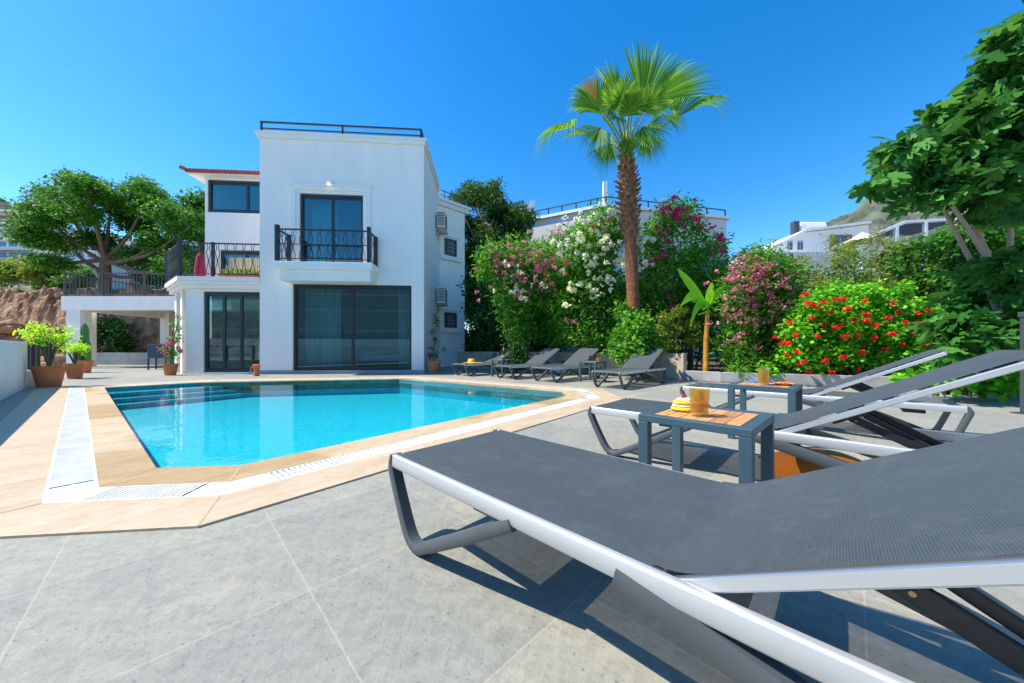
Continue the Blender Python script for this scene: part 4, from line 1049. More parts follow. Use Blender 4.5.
# ============================================================ PLANTS
def tree(name, base, trunk_pts, trunk_r, clumps, nleaf, size, leafm, label, cat='tree', bark='bark', kind='diamond', branches=True, up=.35, group=None, droop=0, shell=.45, bn=None):
    t = empty(name, base, 0, label, cat, group)
    tm = MB(); tm.tube(smoothpath(trunk_pts,4), list(np.linspace(trunk_r, trunk_r*.55, (len(trunk_pts)-1)*4+1)), 10)
    top = Vector(trunk_pts[-1]); P = [Vector(p) for p in smoothpath(trunk_pts,4)]
    if branches:
        cs = clumps if bn is None else random.sample(clumps, min(bn,len(clumps)))
        for c in cs:
            e = Vector(c[:3]); s_ = P[int(len(P)*random.uniform(.55,.99))]
            mid = s_.lerp(e,.5)+Vector((random.uniform(-.1,.1),random.uniform(-.1,.1),-.08*(e-s_).length))
            tm.tube(smoothpath([s_,mid,e],3), list(np.linspace(trunk_r*.42, trunk_r*.08, 7)), 6)
    tm.build('trunk', M[bark], t, base, smooth=True)
    leaves('crown', clumps, nleaf, size, M[leafm], t, kind, off=base, up=up, droop=droop, shell=shell)
    return t
# acacia-like tree
TYY = 17.5
def A(px, py, y=TYY): return at(px, py, y)
bs = A(105,300); base = (bs.x,bs.y,2.2)
cl = []
for (px, py, rx, rz) in ((60,186,1.4,.6),(95,182,1.5,.55),(45,205,1.3,.5),(80,215,1.6,.6),(120,195,1.3,.55),(150,190,1.4,.6),(170,205,1.4,.55),(185,228,1.3,.6),(140,222,1.5,.6),(35,222,1.1,.4),(60,240,1.3,.5),
                        (160,245,1.5,.6),(190,255,1.2,.6),(95,240,1.2,.5),(130,255,1.2,.5),(28,238,.8,.3),(170,265,1.3,.5),(60,262,1.0,.4),(85,176,.9,.35),(140,178,.9,.35),(190,210,.9,.4),(48,262,.7,.3),(195,270,1.2,.6),(150,275,1.2,.5)):
    for _ in range(4):
        yy = TYY+random.uniform(-2.2,2.2); p = A(px+random.uniform(-9,9),(py+8 if py < 215 else py)+random.uniform(-4,7),yy)
        cl.append((p.x,yy,p.z,rx*.62,rx*.7,rz*.95))
tree('shade_tree', base, [base, tuple(A(105,275)), tuple(A(106,255))], .30, cl, 85000, .13, 'leaf_acacia', 'large spreading green tree behind the covered terrace on the left', bark='bark', bn=16, up=.6, shell=.5)
# small tree right behind (the palm-green bits by the upper room)
cl = [(*A(200+dx,208+dy,19),.8,.8,.5) for dx, dy in ((-6,-4),(3,2),(6,-8),(0,14),(-10,20),(4,26))]
b2_ = A(202,300,19); base = (b2_.x,19,1.5)
tree('garden_tree', base, [base, tuple(A(202,240,19))], .12, cl, 2200, .2, 'leaf_acacia', 'light green tree partly hidden behind the villa upper room')
# dark pine
cl = []
for (px, py, r_) in ((462,200,.8),(480,196,.7),(490,210,.9),(505,216,.7),(455,225,.8),(475,235,1.0),(500,240,1.1),(515,222,.5),(470,265,1.1),(500,275,1.2),(520,262,.9),(475,300,1.2),(505,310,1.3),(525,300,1.0),(480,335,1.2),(512,340,1.2),(452,205,.5),(486,190,.4),(535,330,1.0),(458,345,.9),(460,310,.8),(464,280,.8),(468,255,.8),(495,345,1.2),(525,345,1.2)):
    for _ in range(5): yy = 16+random.uniform(-1,1.2); p = at(px+9+random.uniform(-8,8),py+random.uniform(-7,7),yy); cl.append((p.x,yy,max(.5,p.z),r_*.62,r_*.66,r_*.62))
bp = (X(490,14.8),14.8,.1)
tree('pine_tree', bp, [bp, (bp[0]+.1,14.8,3), (bp[0],14.8,6)], .2, cl, 85000, .21, 'leaf_pine', 'tall dark green conifer growing just behind the villa side wing', kind='narrow', bn=18, up=.2)
# oleanders
def shrub(name, y, spots, n, size, leafm, label, flowers=(), kind='narrow', cat='shrub', per=3, dy=.6, up=.35, stems=14, group=None, rr=1.0, fkind='round', shell=.45):
    cl = []
    for (px, py, r_) in spots:
        for _ in range(per):
            yy = y+random.uniform(-dy,dy); p = at(px+random.uniform(-9,9), py+random.uniform(-7,7), yy); cl.append((p.x, yy, max(.25,p.z), r_*.6*rr, r_*.6*rr, r_*.55*rr))
    xs = [c[0] for c in cl]; bx_ = sum(xs)/len(xs); base = (bx_, y, .08)
    t = empty(name, base, 0, label, cat, group)
    s = MB()
    for c in random.sample(cl, min(stems,len(cl))):
        b0 = Vector((bx_+(c[0]-bx_)*.25+random.uniform(-.1,.1), y+random.uniform(-.15,.15), .08)); e = Vector(c[:3])
        s.tube(smoothpath([b0, b0.lerp(e,.5)+Vector((0,0,.12)), e],3), list(np.linspace(.03,.006,7)), 6)
    s.build('stems', M['bark'], t, base, smooth=True)
    leaves('leaves', cl, n, size, M[leafm], t, kind, off=base, up=up, shell=shell)
    for (fm, fspots, fn, fs_) in flowers:
        fc = []
        for (px, py, sp, k) in fspots:
            for _ in range(k):
                p = at(px+random.gauss(0,sp*.8), py+random.gauss(0,sp*.6), y-dy*1.05-random.uniform(-.1,.35)); q_ = random.uniform(.5,1.2); fc.append((p.x,p.y,p.z,.07*q_,.07*q_,.05*q_))
        leaves('blossom', fc, fn, fs_, M[fm], t, fkind, off=base, kindtag='stuff')
    return t
OG = 'oleander bushes along the flower bed'
shrub('oleander', 10.3, [(500,262,.9),(520,256,.9),(545,252,.9),(505,285,.9),(530,280,1.0),(555,275,1.0),(515,305,1.0),(545,305,1.0),(520,330,.9),(560,330,.9),(492,270,.6)], 15000, .15, 'leaf_oleander',
      'pink and cream oleander bush nearest the dark conifer', [('flower_pink', [(500,262,14,26),(522,262,16,34),(545,262,14,22),(510,285,14,20),(535,280,14,14)], 1500, .045), ('flower_white', [(510,270,14,7),(530,285,14,9),(515,295,10,6)], 260, .055)], group=OG)
shrub('oleander', 9.9, [(575,240,.8),(590,232,.8),(608,225,.9),(598,250,1.0),(572,262,1.0),(600,275,1.1),(580,295,1.1),(610,300,1.1),(585,325,1.0),(610,330,1.0),(560,300,.8),(615,235,.7)], 17000, .15, 'leaf_oleander',
      'white flowering oleander bush just left of the palm trunk', [('flower_white', [(575,240,14,20),(598,228,15,26),(590,255,18,24),(605,280,14,16),(580,285,14,14),(612,245,10,10)], 1700, .062), ('flower_pink', [(560,232,8,6),(565,262,10,10),(605,222,8,6),(574,318,6,3)], 200, .055)], group=OG)
shrub('oleander', 9.5, [(650,235,.8),(665,222,.7),(680,215,.6),(690,232,.6),(655,260,.9),(680,262,1.0),(700,255,.7),(650,290,1.0),(680,295,1.0),(655,320,1.0),(690,325,1.0),(715,245,.5),(722,262,.5),(705,290,.9),(668,208,.4),(720,300,.8)], 16000, .15, 'leaf_oleander',
      'tall sparse oleander with hot pink tips right of the palm trunk', [('flower_hotpink', [(668,206,9,14),(682,212,10,14),(698,222,9,9),(662,235,8,6),(720,235,8,7),(718,250,7,5),(672,300,8,4),(655,258,8,4)], 620, .062), ('flower_white', [(640,240,8,8),(645,262,8,8)], 180, .08)], group=OG)
shrub('oleander', 8.2, [(745,268,.7),(762,265,.7),(780,270,.6),(740,290,.8),(765,290,.8),(785,292,.6),(748,315,.8),(770,315,.7),(740,340,.8),(765,340,.8),(745,362,.7),(790,268,.4)], 15000, .13, 'leaf_oleander',
      'light pink oleander bush between the banana plant and the red flowers', [('flower_pink', [(742,275,14,26),(765,268,14,30),(785,275,10,16),(750,300,16,24),(775,300,16,34),(735,310,14,24),(760,325,18,26),(755,285,24,60),(745,345,14,10)], 2300, .038)], group=OG)
# wispy olive shrub and geranium hedge
shrub('wild_shrub', 10.0, [(810,270,.7),(835,262,.7),(860,250,.7),(880,262,.7),(905,255,.7),(825,290,.8),(860,282,.9),(895,285,.9),(915,275,.8),(840,245,.4),(885,242,.5),(930,290,.9),(820,310,.8),(870,305,.9)], 10000, .12, 'leaf_olive', 'olive and rust coloured wispy shrub rising behind the red flowers', kind='narrow', up=.5, shell=.6)
ge = shrub('geranium_bush', 7.3, [(802,318,.45),(820,308,.45),(845,300,.6),(870,302,.6),(895,308,.55),(915,315,.5),(800,335,.6),(825,330,.6),(850,330,.6),(880,332,.6),(910,338,.6),(790,355,.5),(815,358,.6),(845,360,.6),(875,362,.6),(905,365,.6),(785,330,.3),(770,365,.35),(832,288,.22),(862,290,.25),(900,290,.28),(925,322,.5),(940,335,.45),(815,296,.2),(935,358,.45)],
      24000, .062, 'leaf_geranium', 'bright green geranium hedge with scattered round red flower heads', kind='round', per=3, dy=.4, up=.6, stems=10)
for k, (px, py) in enumerate(((806,294),(813,304),(825,302),(836,299),(842,300),(848,309),(865,301),(866,314),(893,303),(918,313),(823,325),(841,325),(835,327),(849,309),(796,335),(818,336),(808,303),(867,320),(892,334),(825,361),(804,362),(799,363),(783,343),(788,343),(888,318),(843,357),(797,352),(775,337),(905,322),(914,333),(922,322),(898,312),(928,310),(902,345),(884,350),(875,338),(858,335),(861,352),(812,318),(790,322),(933,330),(941,342),(925,345),(830,312),(855,320),(876,325),(787,355),(809,372),(832,372),(858,370),(884,366),(908,360),(846,336),(818,308))):
    p = at(px, py, 6.55+random.uniform(0,.12)); fl = []
    s_ = random.choice((.4,.55,.8,1.0,1.15))
    o = leaves('flower_head', [(p.x,p.y,p.z,.055*s_,.055*s_,.035*s_)], 34, .035, M['flower_red'], ge, 'round', off=tuple(ge.location))
# dark evergreen hedge behind everything
shrub('hedge', 12.3, [(px, py, 1.1) for px in range(486,1180,22) for py in (285,312,338) if not (560 < px < 760 and py == 338 and False)], 30000, .15, 'leaf_dark', 'dark evergreen hedge at the back of the flower bed', per=2, dy=.5, stems=30, cat='hedge', kind='diamond')
shrub('green_shrub', 8.15, [(622,342,.35),(640,335,.45),(655,342,.4),(628,318,.5),(640,325,.5),(625,350,.5),(645,350,.5)], 3800, .11, 'leaf_oleander', 'low bright green shrub at the foot of the palm', kind='diamond')
shrub('low_shrub', 7.75, [(742,362,.45),(735,375,.35),(752,372,.4)], 1600, .10, 'leaf_oleander', 'low leafy shrub at the foot of the pink oleander', kind='narrow')
shrub('background_shrub', 9.6, [(895,262,.5),(915,255,.6),(935,245,.7),(955,240,.7),(975,238,.8),(1000,240,.9),(1025,240,.9),(1045,245,.9),(925,275,.7),(950,270,.8),(980,270,.9),(1010,272,.9),(1040,275,.9),(935,300,.8),(965,300,.9),(1000,305,.9),(1035,305,.9)], 12000, .13, 'leaf_acacia', 'mass of green foliage behind the pale stems of the fig tree', kind='diamond', up=.5)
# small thin tree by the last lounger
yt = 8.3; bt_ = (X(675,yt),yt,.1)
tree('young_tree', bt_, [bt_, tuple(at(676,345,yt)), tuple(at(675,325,yt))], .045, [(*at(px,py,yt),.22,.22,.16) for px, py in ((665,318),(680,312),(690,325),(660,332),(675,330),(695,338),(670,345))], 1500, .07, 'leaf_olive', 'young thin trunked tree behind the rightmost far lounger')
# round dark bush and one beyond lounger
shrub('round_bush', 10.0, [(516,358,.35),(522,356,.35)], 900, .07, 'leaf_dark', 'small rounded dark bush between the far loungers', kind='diamond', dy=.1, stems=3)
# banana plant
yb = 8.0; bb_ = (X(706,yb),yb,.1); bn = empty('banana_plant', bb_, 0, 'young banana plant with an orange stem and bright upright leaves', 'banana plant')
s = MB(); s.tube([at(706,372,yb), at(706,340,yb), at(708,310,yb)], [.068,.055,.042], 12); s.build('stem', M['stem_orange'], bn, bb_, smooth=True)
def bleaf(p0, p1, wd, sag=.1):
    p0 = Vector(p0); p1 = Vector(p1); d = p1-p0; side = d.cross(Vector((.15,-1,.2))).normalized(); vs = []; fs = []; n_ = 14
    for i in range(n_+1):
        t = i/n_; c = p0+d*t+Vector((0,0,-sag*t*t*d.length+sag*.6*math.sin(math.pi*t)))
        ww = wd*math.sin(math.pi*min(1,.12+.9*t))**.7*(1 if t < .98 else .2)
        vs += [c-side*ww+Vector((0,0,.25*ww)), c, c+side*ww+Vector((0,0,.25*ww))]
    for i in range(n_): fs += [(i*3,i*3+1,i*3+4,i*3+3),(i*3+1,i*3+2,i*3+5,i*3+4)]
    m_ = MB().add(vs, fs); m_.tube([p0-d*.25, p0, p0+d*.5], [.018,.014,.006], 6)
    return m_
for (a, b, w_, sg) in (((705,305),(677,268),.12,.0),((704,303),(680,300),.12,.25),((708,308),(712,282),.11,.0),((709,305),(735,285),.10,.2),((706,312),(690,318),.09,.4)):
    bleaf(at(*a,yb), at(*b,yb-.15), w_, sg).build('leaf', M['leaf_banana'], bn, bb_, smooth=True)

# ---- fan palm
PY_ = 8.6
def pz_(zx, zy): return at(505+zx/2.44, 34+zy/2.44, PY_)
pb0 = at(634,372,PY_); pbase = (pb0.x,PY_,.08)
palm = empty('palm_tree', pbase, 0, 'tall fan palm rising above the oleanders against the sky', 'palm tree')
tp_ = [pbase, at(634,340,PY_), at(633,296,PY_), at(631.5,262,PY_), at(630,236,PY_)]
tm = MB(); pts = smoothpath(tp_,10); rad = list(np.linspace(.165,.145,len(pts)))
rad = [r_*(1+.06*math.sin(i*2.3)) for i, r_ in enumerate(rad)]
tm.tube(pts, rad, 18); tm.build('trunk', M['palm_trunk'], palm, pbase, smooth=True)
up_ = [at(630.2,238,PY_), at(629,215,PY_), at(628,190,PY_), at(627,168,PY_), at(626.5,150,PY_)]
bm_ = MB(); pts = smoothpath(up_,6); rr_ = [.18,.19,.20,.21,.22,.225,.23,.235,.24,.245,.245,.25,.25,.245,.24,.23,.21,.19,.17,.155,.145,.135,.13,.12,.11][:len(pts)]
bm_.tube(pts, [r_*.80 for r_ in rr_], 14)
# old leaf bases: short woody stubs in spirals
for k in range(210):
    t = k/210; i = min(len(pts)-2, int(t*(len(pts)-1))); c = pts[i].lerp(pts[i+1], t*(len(pts)-1)-i); a = k*2.39996; r_ = rr_[i]
    d = Vector((math.cos(a),math.sin(a),0)); s0 = c+d*r_*.72; e0 = c+d*(r_*random.uniform(1.12,1.42))+Vector((0,0,random.uniform(.05,.13))); 
    sd_ = d.cross(Vector((0,0,1)))*random.uniform(.03,.05)
    bm_.add([s0-sd_*1.4, s0+sd_*1.4, e0+sd_*.7, e0-sd_*.7, s0+Vector((0,0,.05))+d*.02, e0+Vector((0,0,.03))], [(0,1,2,3),(0,3,5,4),(1,4,5,2),(3,2,5),(0,4,1)])
bm_.build('leaf_base_collar', M['palm_boot'], palm, pbase)
def frond(origin, hub, tip, span=250, nseg=40, mat='leaf_palm', droop=.25, cup=.2, tilt=0):
    o0 = Vector(origin); h_ = Vector(hub); ax = (Vector(tip)-h_); Lr = ax.length; ax.normalize()
    # plane of fan: contains ax and a side vector
    pet = (h_-o0).normalized(); nrm = ax.cross(Vector((random.uniform(-.3,.3),-math.cos(R(tilt)),math.sin(R(tilt))+random.uniform(-.1,.15)))).normalized()
    side = nrm; n3 = side.cross(ax).normalized()
    m_ = MB(); half = math.radians(span)/2
    for k in range(nseg):
        a = -half+2*half*(k+.5)/nseg; da = half/nseg*1.0
        ln = Lr*(.74+.26*math.cos(a*.62))*random.uniform(.93,1.04)
        d = ax*math.cos(a)+side*math.sin(a)+n3*(cup*(abs(math.sin(a))))
        d.normalize(); tn = (-ax*math.sin(a)+side*math.cos(a))
        vs = []; st = 7
        for i in range(st+1):
            t = i/st; p = h_+d*(ln*t)
            dr = .50*droop*ln*max(0,(t-.45)/.55)**2.0*(1+.9*random.random()*(t > .9)); p = p+Vector((0,0,-dr)) + Vector((0,0,0))
            w_ = ln*math.tan(da)*min(t,.55)*1.02 if t <= .56 else ln*math.tan(da)*.56*(1-(t-.56)/.44)**.8
            w_ = max(w_, .0015)
            vs += [p-tn*w_+n3*(w_*.5), p+n3*(-w_*.3), p+tn*w_+n3*(w_*.5)]
        fs = []
        for i in range(st): fs += [(i*3,i*3+1,i*3+4,i*3+3),(i*3+1,i*3+2,i*3+5,i*3+4)]
        m_.add(vs, fs)
    f_ = m_.build('frond', M[mat], palm, pbase)
    q = MB(); q.tube(smoothpath([o0, o0.lerp(h_,.5)+Vector((0,0,.06)), h_, h_+ax*(Lr*.12)],4), list(np.linspace(.022,.009,13)), 6); q.build('petiole', M['petiole'], f_, pbase)
org = lambda: at(626.5+random.uniform(-2,2),150+random.uniform(-3,5),PY_)
FR = [((165,232),(70,262),-.1,150,.9,62,'leaf_palm'),((225,200),(165,128),-.3,150,.3,15,'leaf_palm'),((245,175),(200,85),.5,130,.25,20,'leaf_palm'),((280,170),(283,62),.1,130,.12,15,'leaf_palm'),
      ((335,175),(440,42),0,120,.15,10,'leaf_palm'),((315,165),(335,72),.8,120,.2,20,'leaf_palm'),((418,205),(525,130),0,140,.8,58,'leaf_palm'),((268,205),(258,160),-.9,230,.3,10,'leaf_palm'),
      ((335,205),(372,165),-.6,160,.4,20,'leaf_palm'),((375,215),(408,262),-.4,130,.5,30,'leaf_palm'),((228,240),(196,305),-.3,120,.4,20,'leaf_palm'),((325,245),(342,315),-.5,110,.3,0,'leaf_palm'),
      ((262,250),(245,312),.5,110,.3,0,'leaf_palm'),((360,225),(382,285),.6,110,.4,20,'leaf_palm'),((380,175),(428,110),.7,130,.5,45,'leaf_palm'),((215,190),(185,145),-.6,45,.15,0,'leaf_palm_dry'),
      ((205,225),(140,215),.6,140,.6,60,'leaf_palm'),((250,215),(212,180),-.8,160,.4,20,'leaf_palm'),((300,210),(300,150),-.5,170,.3,10,'leaf_palm'),((300,255),(298,320),-.2,100,.3,0,'leaf_palm'),((285,225),(270,185),-.9,200,.4,10,'leaf_palm'),((318,222),(330,180),-.8,180,.4,15,'leaf_palm'),((255,232),(222,262),-.8,150,.4,15,'leaf_palm'),((345,232),(385,245),-.3,140,.5,20,'leaf_palm'),((290,190),(300,110),.3,170,.2,15,'leaf_palm'),((240,150),(180,95),.9,130,.3,35,'leaf_palm')]
for (h_, t_, dy_, sp, dr, ti_, mt_) in FR:
    H_ = pz_(*h_); H_.y += dy_*.6; T_ = pz_(*t_); T_.y += dy_*1.0-math.sin(R(ti_))*.15
    frond(org(), H_, T_, sp, max(16,int(sp/4.6)), mt_, dr, .35, ti_)

# ---- fig tree on the right
fb = (7.25,5.1,.1)
fig = empty('fig_tree', fb, 0, 'fig tree with big lobed leaves and several pale stems at the right edge', 'fig tree')
ys = 4.9; s = MB()
paths = [((1012,375),(1004,300),(975,240),(940,189),(915,150)),((1010,375),(996,310),(965,250),(943,209),(925,185)),((1014,375),(1008,290),(1010,214),(1003,150),(1010,90)),((1013,375),(1000,290),(972,215),(965,150),(975,100)),((1014,370),(1030,290),(1050,200),(1050,100),(1040,40))]
for i, pth in enumerate(paths):
    P_ = [at(px,py,ys+(.15*i)) for px, py in pth]; P_[0] = Vector((fb[0]+.05*i,fb[1],.1)); s.tube(smoothpath(P_,5), list(np.linspace(.045,.013,21)), 8)
s.build('trunk', M['bark_pale'], fig, fb, smooth=True)
cl = []
for (px, py, r_) in ((1000,78,.4),(1012,50,.4),(1030,28,.4),(985,108,.4),(1022,62,.45),(893,150,.28),(915,138,.33),(905,170,.33),(930,160,.38),(950,140,.42),(925,190,.28),(955,175,.42),(975,125,.42),(985,160,.45),(1000,105,.42),(1012,70,.42),(1000,55,.3),(1020,45,.35),(1015,130,.5),(1010,170,.5),(985,195,.4),(1020,200,.5),(890,178,.22),(942,118,.25),(968,98,.25),(1025,90,.5),(1040,130,.6),(1045,60,.5),
                     (1000,305,.5),(972,318,.4),(955,300,.28),(1020,330,.5),(985,335,.45),(955,325,.4),(960,350,.3),(1005,350,.4),(1015,265,.4),(1035,290,.5),(985,275,.3)):
    for _ in range(2): p = at(px-4+random.uniform(-7,7),py+4+random.uniform(-7,7),ys+random.uniform(-.5,.6)); cl.append((p.x,p.y,max(.2,p.z),r_*.52,r_*.7,r_*.5))
leaves('crown', cl, 3900, .19, M['leaf_fig'], fig, 'fig', up=.55, shell=.6, off=fb, droop=.8, sizevar=.5)
shrub('ground_vine', 4.95, [(925,385,.2),(945,390,.25),(965,392,.25),(985,395,.3),(1005,398,.3),(935,378,.2),(900,380,.18),(1020,395,.3)], 1500, .075, 'leaf_geranium', 'low green vine trailing on the ground under the fig tree', kind='round', dy=.2, up=.6, stems=6)

# ============================================================ BACKGROUND LAND
def terrain(name, x0, x1, y0, y1, nx, ny, f, mat):
    xs = np.linspace(x0,x1,nx); ys_ = np.linspace(y0,y1,ny); vs = [(x,y,f(x,y)) for y in ys_ for x in xs]
    fs = [(j*nx+i,j*nx+i+1,(j+1)*nx+i+1,(j+1)*nx+i) for j in range(ny-1) for i in range(nx-1)]
    me = bpy.data.meshes.new(name); me.from_pydata(vs, [], fs); me.update(); me.materials.append(mat)
    o = bpy.data.objects.new(name, me); col.objects.link(o); o['kind'] = 'structure'
    return o
from mathutils import noise as mn
def fbm(x, y, s, o=6): return mn.fractal(Vector((x*s,y*s,1.7)), .9, 2.1, o)
# rock cut on the left
def rockf(x, y):
    t = (y-15.9)/1.9; t = max(0,min(1,t)); st = t*t*(3-2*t)
    top = 3.75+.35*fbm(x,0,.3,3)
    z = st*top + (1-st)*-.1
    z += (.60*fbm(x,y*1.2,.75)+.42*abs(fbm(x,y,2.2))+.16*fbm(x,y,6.5)+.34*math.floor(fbm(x,y*.6,1.1,3)*4)/4)*min(1,t*3)*(1-.6*(t >= 1))
    return z + max(0,y-18)*.10
terrain('rock_bank', -70, -6.5, 15.8, 24, 760, 90, rockf, M['rock'])
rocks = []
# boulders at the foot of the bank
for k in range(22):
    px = random.uniform(-25,62); y = random.uniform(14.6,17.0); r_ = random.uniform(.12,.55); x = X(px,y)
    bm = bmesh.new(); bmesh.ops.create_icosphere(bm, subdivisions=3, radius=r_)
    sd0 = random.random()*50
    for v in bm.verts: v.co *= 1+.35*mn.noise(v.co*(1.6/r_)+Vector((sd0,0,0))); v.co.z *= .7
    me = bpy.data.meshes.new('boulder'); bm.to_mesh(me); bm.free(); me.materials.append(M['rock'])
    o = bpy.data.objects.new('boulder', me); col.objects.link(o); zb_ = max(0, rockf(x,y) if y > 15.8 else 0)+r_*.25; o.location = (x,y,zb_)
    tag(o, 'broken brown boulder lying at the foot of the rock cut', 'rock', 'boulders at the foot of the rock cut')
def hillf(x, y):
    d = (y-24)/120; return 2.5 + max(0,d)**.9*26*(1-.45*max(0,min(1,(x+90)/110)))*(1 if x < -10 else max(0,1-(x+10)/15)) + 1.2*fbm(x,y,.05)
terrain('hill', -330, 5, 23, 190, 120, 70, hillf, M['hill'])
def mtn(x, y):
    px = 512+F*x/y if y > 0 else 0
    prof = np.interp(px, [600,700,740,800,850,880,930,1024,1200,1500], [0,50,90,114,137,153,162,172,160,140])
    # ridge at y=480
    rh = CH + prof/F*480*1.0
    t = max(0, 1-abs((y-480)/330)); 
    return max(-1, rh*t**1.1 + (26*fbm(x,y,.008)+16*abs(fbm(x,y,.03)))*t*(prof/150))
terrain('mountain', 40, 1300, 150, 800, 300, 110, mtn, M['mountain'])
def mtl(x, y):
    t = max(0,1-abs((y-420)/300)); px = 512+F*x/y
    prof = np.interp(px, [-900,-300,-100,0,60,150,260], [210,190,165,148,110,50,0])
    return max(-1,(CH+prof/F*420)*t**1.1+18*fbm(x,y,.01)*t*(prof/150))
terrain('left_mountain', -1500, -180, 130, 700, 160, 80, mtl, M['mountain'])
def hill_right(x, y):
    t = max(0,min(1,(y-22)/30)); return .0+t*5.5+.5*fbm(x,y,.1)*t+max(0,y-50)*.08
terrain('right_hill', 12, 160, 22, 149, 90, 60, hill_right, M['hill'])

# shrubs on the left bank
for (px, py, y, r_, lm, lab) in ((8,270,24,1.3,'leaf_olive','olive green bush at the far left above the rock cut'),(45,273,24,1.4,'leaf_olive','grey green bush above the rock cut near the shade tree'),(75,278,23,1.0,'leaf_acacia','green bush on the bank beside the shade tree'),(25,268,30,1.5,'leaf_dark','dark bush further up the bank')):
    shrub('bank_shrub', y, [(px,py,r_),(px+8,py+3,r_*.8),(px-8,py+4,r_*.8)], 3000, .22, lm, lab, kind='diamond', dy=.6, stems=5)
shrub('bank_bush', 15.75, [(100,335,.55),(112,330,.55),(122,340,.5),(92,345,.5),(115,350,.6),(95,325,.35),(128,352,.4)], 4200, .13, 'leaf_dark', 'dark green bush seen through the covered terrace', kind='diamond', dy=.15, stems=10)
# ============================================================ FAR BUILDINGS
def bwin(mb, x0, x1, y, z0, z1): mb.box(x0,x1,y-.04,y,z0,z1)
def block(name, px0, px1, pyb, pyt, y, depth, mat, label, floors=2, wins=4, group=None, balcony=True):
    a = at(px0,pyb,y); b = at(px1,pyt,y); t = empty(name, (a.x,y,min(a.z,hillf(a.x,y))-1), 0, label, 'building', group); off = tuple(t.location)
    z0 = off[2]; MB().box(a.x,b.x,y,y+depth,z0,b.z).build('wall', mat, t, off)
    MB().box(a.x-.3,b.x+.3,y-.35,y+depth,b.z,b.z+.3).build('roof', M['plaster_trim'], t, off)
    fh = (b.z-a.z)/floors; ww = (b.x-a.x)/wins
    for i in range(floors):
        if balcony:
            MB().box(a.x,b.x,y-1.1,y-.001,a.z+fh*i-.1,a.z+fh*i+.5).build('balcony', mat, t, off)
        for k in range(wins):
            q = MB(); bwin(q, a.x+ww*(k+.15), a.x+ww*(k+.85), y, a.z+fh*i+.51, a.z+fh*(i+1)-.3); q.build('window', M['window_far'], t, off)
    return t
M['window_far'] = pm('far_window', (.07,.13,.18), .15)
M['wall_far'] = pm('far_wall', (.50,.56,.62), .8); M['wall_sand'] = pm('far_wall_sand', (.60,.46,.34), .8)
HG = 'terraced houses on the left hillside'
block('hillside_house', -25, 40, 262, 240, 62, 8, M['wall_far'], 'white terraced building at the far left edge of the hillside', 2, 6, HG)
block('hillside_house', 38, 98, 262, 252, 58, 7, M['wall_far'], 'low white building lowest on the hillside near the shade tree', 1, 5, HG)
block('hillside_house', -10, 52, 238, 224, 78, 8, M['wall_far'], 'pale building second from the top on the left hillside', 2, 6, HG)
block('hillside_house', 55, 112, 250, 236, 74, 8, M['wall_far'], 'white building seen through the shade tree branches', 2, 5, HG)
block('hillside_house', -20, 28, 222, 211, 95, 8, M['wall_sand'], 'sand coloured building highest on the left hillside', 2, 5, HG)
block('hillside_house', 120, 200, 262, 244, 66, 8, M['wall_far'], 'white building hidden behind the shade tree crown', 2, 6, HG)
# neighbour building behind the oleanders
nb = empty('neighbour_house', (4.5,17,0), 0, 'pale flat roofed house behind the oleanders with rooftop railing and white masts', 'house'); off = (4.5,17,0)
foot = [(.54,18.3),(4.47,16.2),(11.2,17.8),(9.5,25),(2,26)]; NH = 7.45
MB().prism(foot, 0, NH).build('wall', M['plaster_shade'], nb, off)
cx = sum(p[0] for p in foot)/5; cy = sum(p[1] for p in foot)/5
big = [(cx+(p[0]-cx)*1.03, cy+(p[1]-cy)*1.03) for p in foot]; MB().prism(big, NH, NH+.14).build('parapet', M['plaster_trim'], nb, off)
q = MB(); ins = [(cx+(p[0]-cx)*.99, cy+(p[1]-cy)*.99) for p in foot]
for a, b in ((0,1),(1,2)):
    q.bar((*ins[a],NH+.5),(*ins[b],NH+.5),.05,.05); k = 6
    for i in range(k+1): p = Vector(ins[a]).lerp(Vector(ins[b]), i/k); q.box(p.x-.025,p.x+.025,p.y-.025,p.y+.025,NH+.14,NH+.5)
q.build('railing', M['iron'], nb, off)
for (px, y_, top) in ((532.5,18.0,201),(605,16.6,182)):
    b = at(px,top,y_); MB().box(b.x-.1,b.x+.1,y_-.1,y_+.1,NH,b.z).build('mast', M['white'], nb, off)
b = at(524,206,18.6); MB().box(b.x-.35,b.x+.35,18.5,18.6,NH+.14,b.z).build('panel', M['white'], nb, off)
q = MB()
for px, y_ in ((650,16.9),(712,17.55)):
    for z in (3.6,):
        x_ = X(px,y_); MB().box(x_-.6,x_+.6,y_-.35,y_-.1,z,z+1.6).build('window', M['window_far'], nb, off)
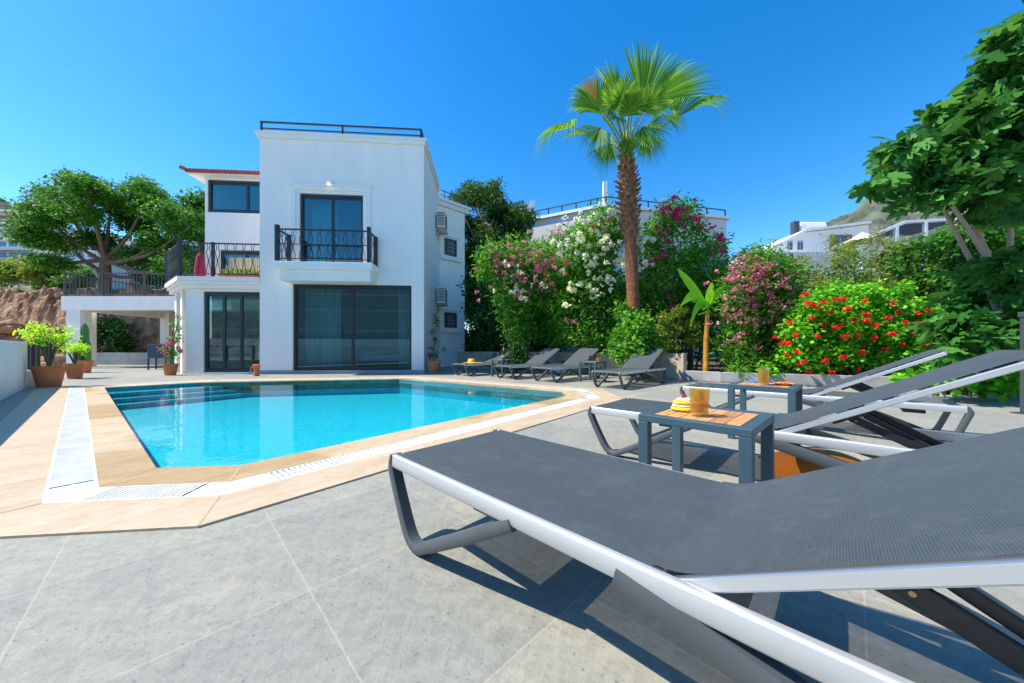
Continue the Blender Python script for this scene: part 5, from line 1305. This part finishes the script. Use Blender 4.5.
# white house on the right slope
YR = 32.0
def AR(px, py, y=YR): return at(px, py, y)
wh = empty('hill_house', (AR(820,262).x,YR,4), 0, 'white house with a slanted roof and brown shuttered door under the mountain', 'house'); off = tuple(wh.location)
a = AR(769,262); v1 = AR(805,232.5); v2 = AR(868.7,224.5); v3 = AR(868.7,262); z0 = 3.0
poly = [(a.x,z0),(v3.x,z0),(v3.x,v2.z),(v1.x,v1.z),(a.x,AR(769,251).z)]
m_ = MB(); nn = len(poly); m_.add([(p[0],YR,p[1]) for p in poly]+[(p[0],YR+8,p[1]) for p in poly], [tuple(range(nn)),tuple(range(nn,2*nn))[::-1]]+[(i,(i+1)%nn,(i+1)%nn+nn,i+nn) for i in range(nn)]); m_.build('wall', M['plaster'], wh, off)
m_ = MB()
for p, q in ((poly[3],poly[2]),(poly[4],poly[3])): m_.bar((p[0],YR+3.9,p[1]+.16),(q[0],YR+3.9,q[1]+.16),8.3,.22,up=(0,0,1))
m_.build('roof', M['plaster_trim'], wh, off)
d0 = AR(836,251); d1 = AR(845,235); MB().box(d0.x,d1.x,YR-.06,YR-.005,d0.z,d1.z).build('door', M['window_far'], wh, off)
for px in (832.5, 848): 
    s0 = AR(px-2.6,251); s1 = AR(px+2.6,235); MB().box(s0.x,s1.x,YR-.14,YR-.07,s0.z,s1.z).build('shutter', M['brown_wood'], wh, off)
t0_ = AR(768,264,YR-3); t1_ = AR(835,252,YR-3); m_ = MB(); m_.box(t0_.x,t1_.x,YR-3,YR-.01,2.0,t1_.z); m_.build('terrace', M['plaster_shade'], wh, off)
m_ = MB(); railing(m_, (t0_.x,YR-2.9), (t1_.x-1,YR-2.9), t1_.z, t1_.z+.9, pitch=.3, orn=False); m_.build('terrace_railing', M['white'], wh, off)
c_ = AR(806,217); MB().box(c_.x-.25,c_.x+.25,YR+1,YR+1.5,AR(806,233).z,c_.z).build('chimney', M['steel_grey'], wh, off)
s0 = AR(812,229); s1 = AR(838,220); 
m_ = MB(); m_.tube([(s0.x,YR+1.5,s1.z),(s1.x,YR+1.5,s1.z)], .35, 12); m_.box(s0.x,s1.x,YR+1.2,YR+1.25,s0.z-.4,s1.z-.1); 
for xx in (s0.x+.2,s1.x-.2): m_.box(xx-.05,xx+.05,YR+1.4,YR+1.6,s0.z-.5,s1.z)
m_.build('solar_water_tank', M['grate'], wh, off)
for px in (790,800): 
    p0 = AR(px-2.5,250); p1 = AR(px+2.5,241); MB().box(p0.x,p1.x,YR-.05,YR-.003,p0.z,p1.z).build('window', M['window_far'], wh, off)
# garden parasol + pergola house
pc = AR(862,232,26); pu = empty('cream_parasol', (pc.x,26,4), 0, 'cream parasol open beside the white hill house', 'parasol'); off = (pc.x,26,4)
MB().tube([(pc.x,26,4),(pc.x,26,pc.z)], .04, 6).build('pole', M['white'], pu, off)
MB().lathe([(1.1,-.75),(.02,0)], (pc.x,26,pc.z), 8).build('canopy', M['beige_cloth'], pu, off)
YP = 24.0
pg = empty('pergola', (AR(900,250,YP).x,YP,4), 0, 'white pergola with navy canvas roof to the right of the hill house', 'pergola'); off = tuple(pg.location)
a = AR(872,236,YP); b = AR(905,222,YP); c = AR(960,219,YP)
m_ = MB(); m_.bar(a,b,.18,.18); m_.bar(b,c,.18,.18); m_.bar(a+Vector((0,3,0)),b+Vector((0,3,0)),.18,.18); m_.bar(b+Vector((0,3,0)),c+Vector((0,3,0)),.18,.18)
for px, py in ((896,226),(925,221),(955,219)): p = AR(px,py,YP); m_.box(p.x-.1,p.x+.1,YP-.1,YP+.1,4,p.z); m_.box(p.x-.1,p.x+.1,YP+2.9,YP+3.1,4,p.z)
m_.build('frame', M['white'], pg, off)
m_ = MB(); m_.add([b+Vector((0,0,-.15)),c+Vector((0,0,-.15)),c+Vector((0,3,-.15)),b+Vector((0,3,-.15)),a+Vector((.6,0,.1)),a+Vector((.6,3,.1)),
                   b+Vector((0,0,-.18)),c+Vector((0,0,-.18)),c+Vector((0,3,-.18)),b+Vector((0,3,-.18))], [(0,1,2,3),(4,0,3,5),(6,9,8,7)]); m_.build('canvas', M['navy'], pg, off)
# ============================================================ SIDE OF THE GARDEN BEHIND THE CAMERA (mirrored in the glass)
sb = empty('opposite_house', (2,-9.5,0), 0, 'grey green house across the garden, seen mirrored in the windows', 'house'); off = (2,-9.5,0)
MB().box(-21,6,-16,-9.5,0,6.2).build('wall', M['cladding'], sb, off)
m_ = MB()
for z in (2.2,3.9,5.2): m_.box(-21,6,-9.495,-9.45,z,z+.06)
m_.build('banding', M['plaster_trim'], sb, off)
m_ = MB(); m_.box(-34,20,-9.0,-8.8,0,1.5); tag(m_.build('boundary_wall', M['plaster']), 'long white boundary wall across the garden, seen mirrored in the windows', 'wall')
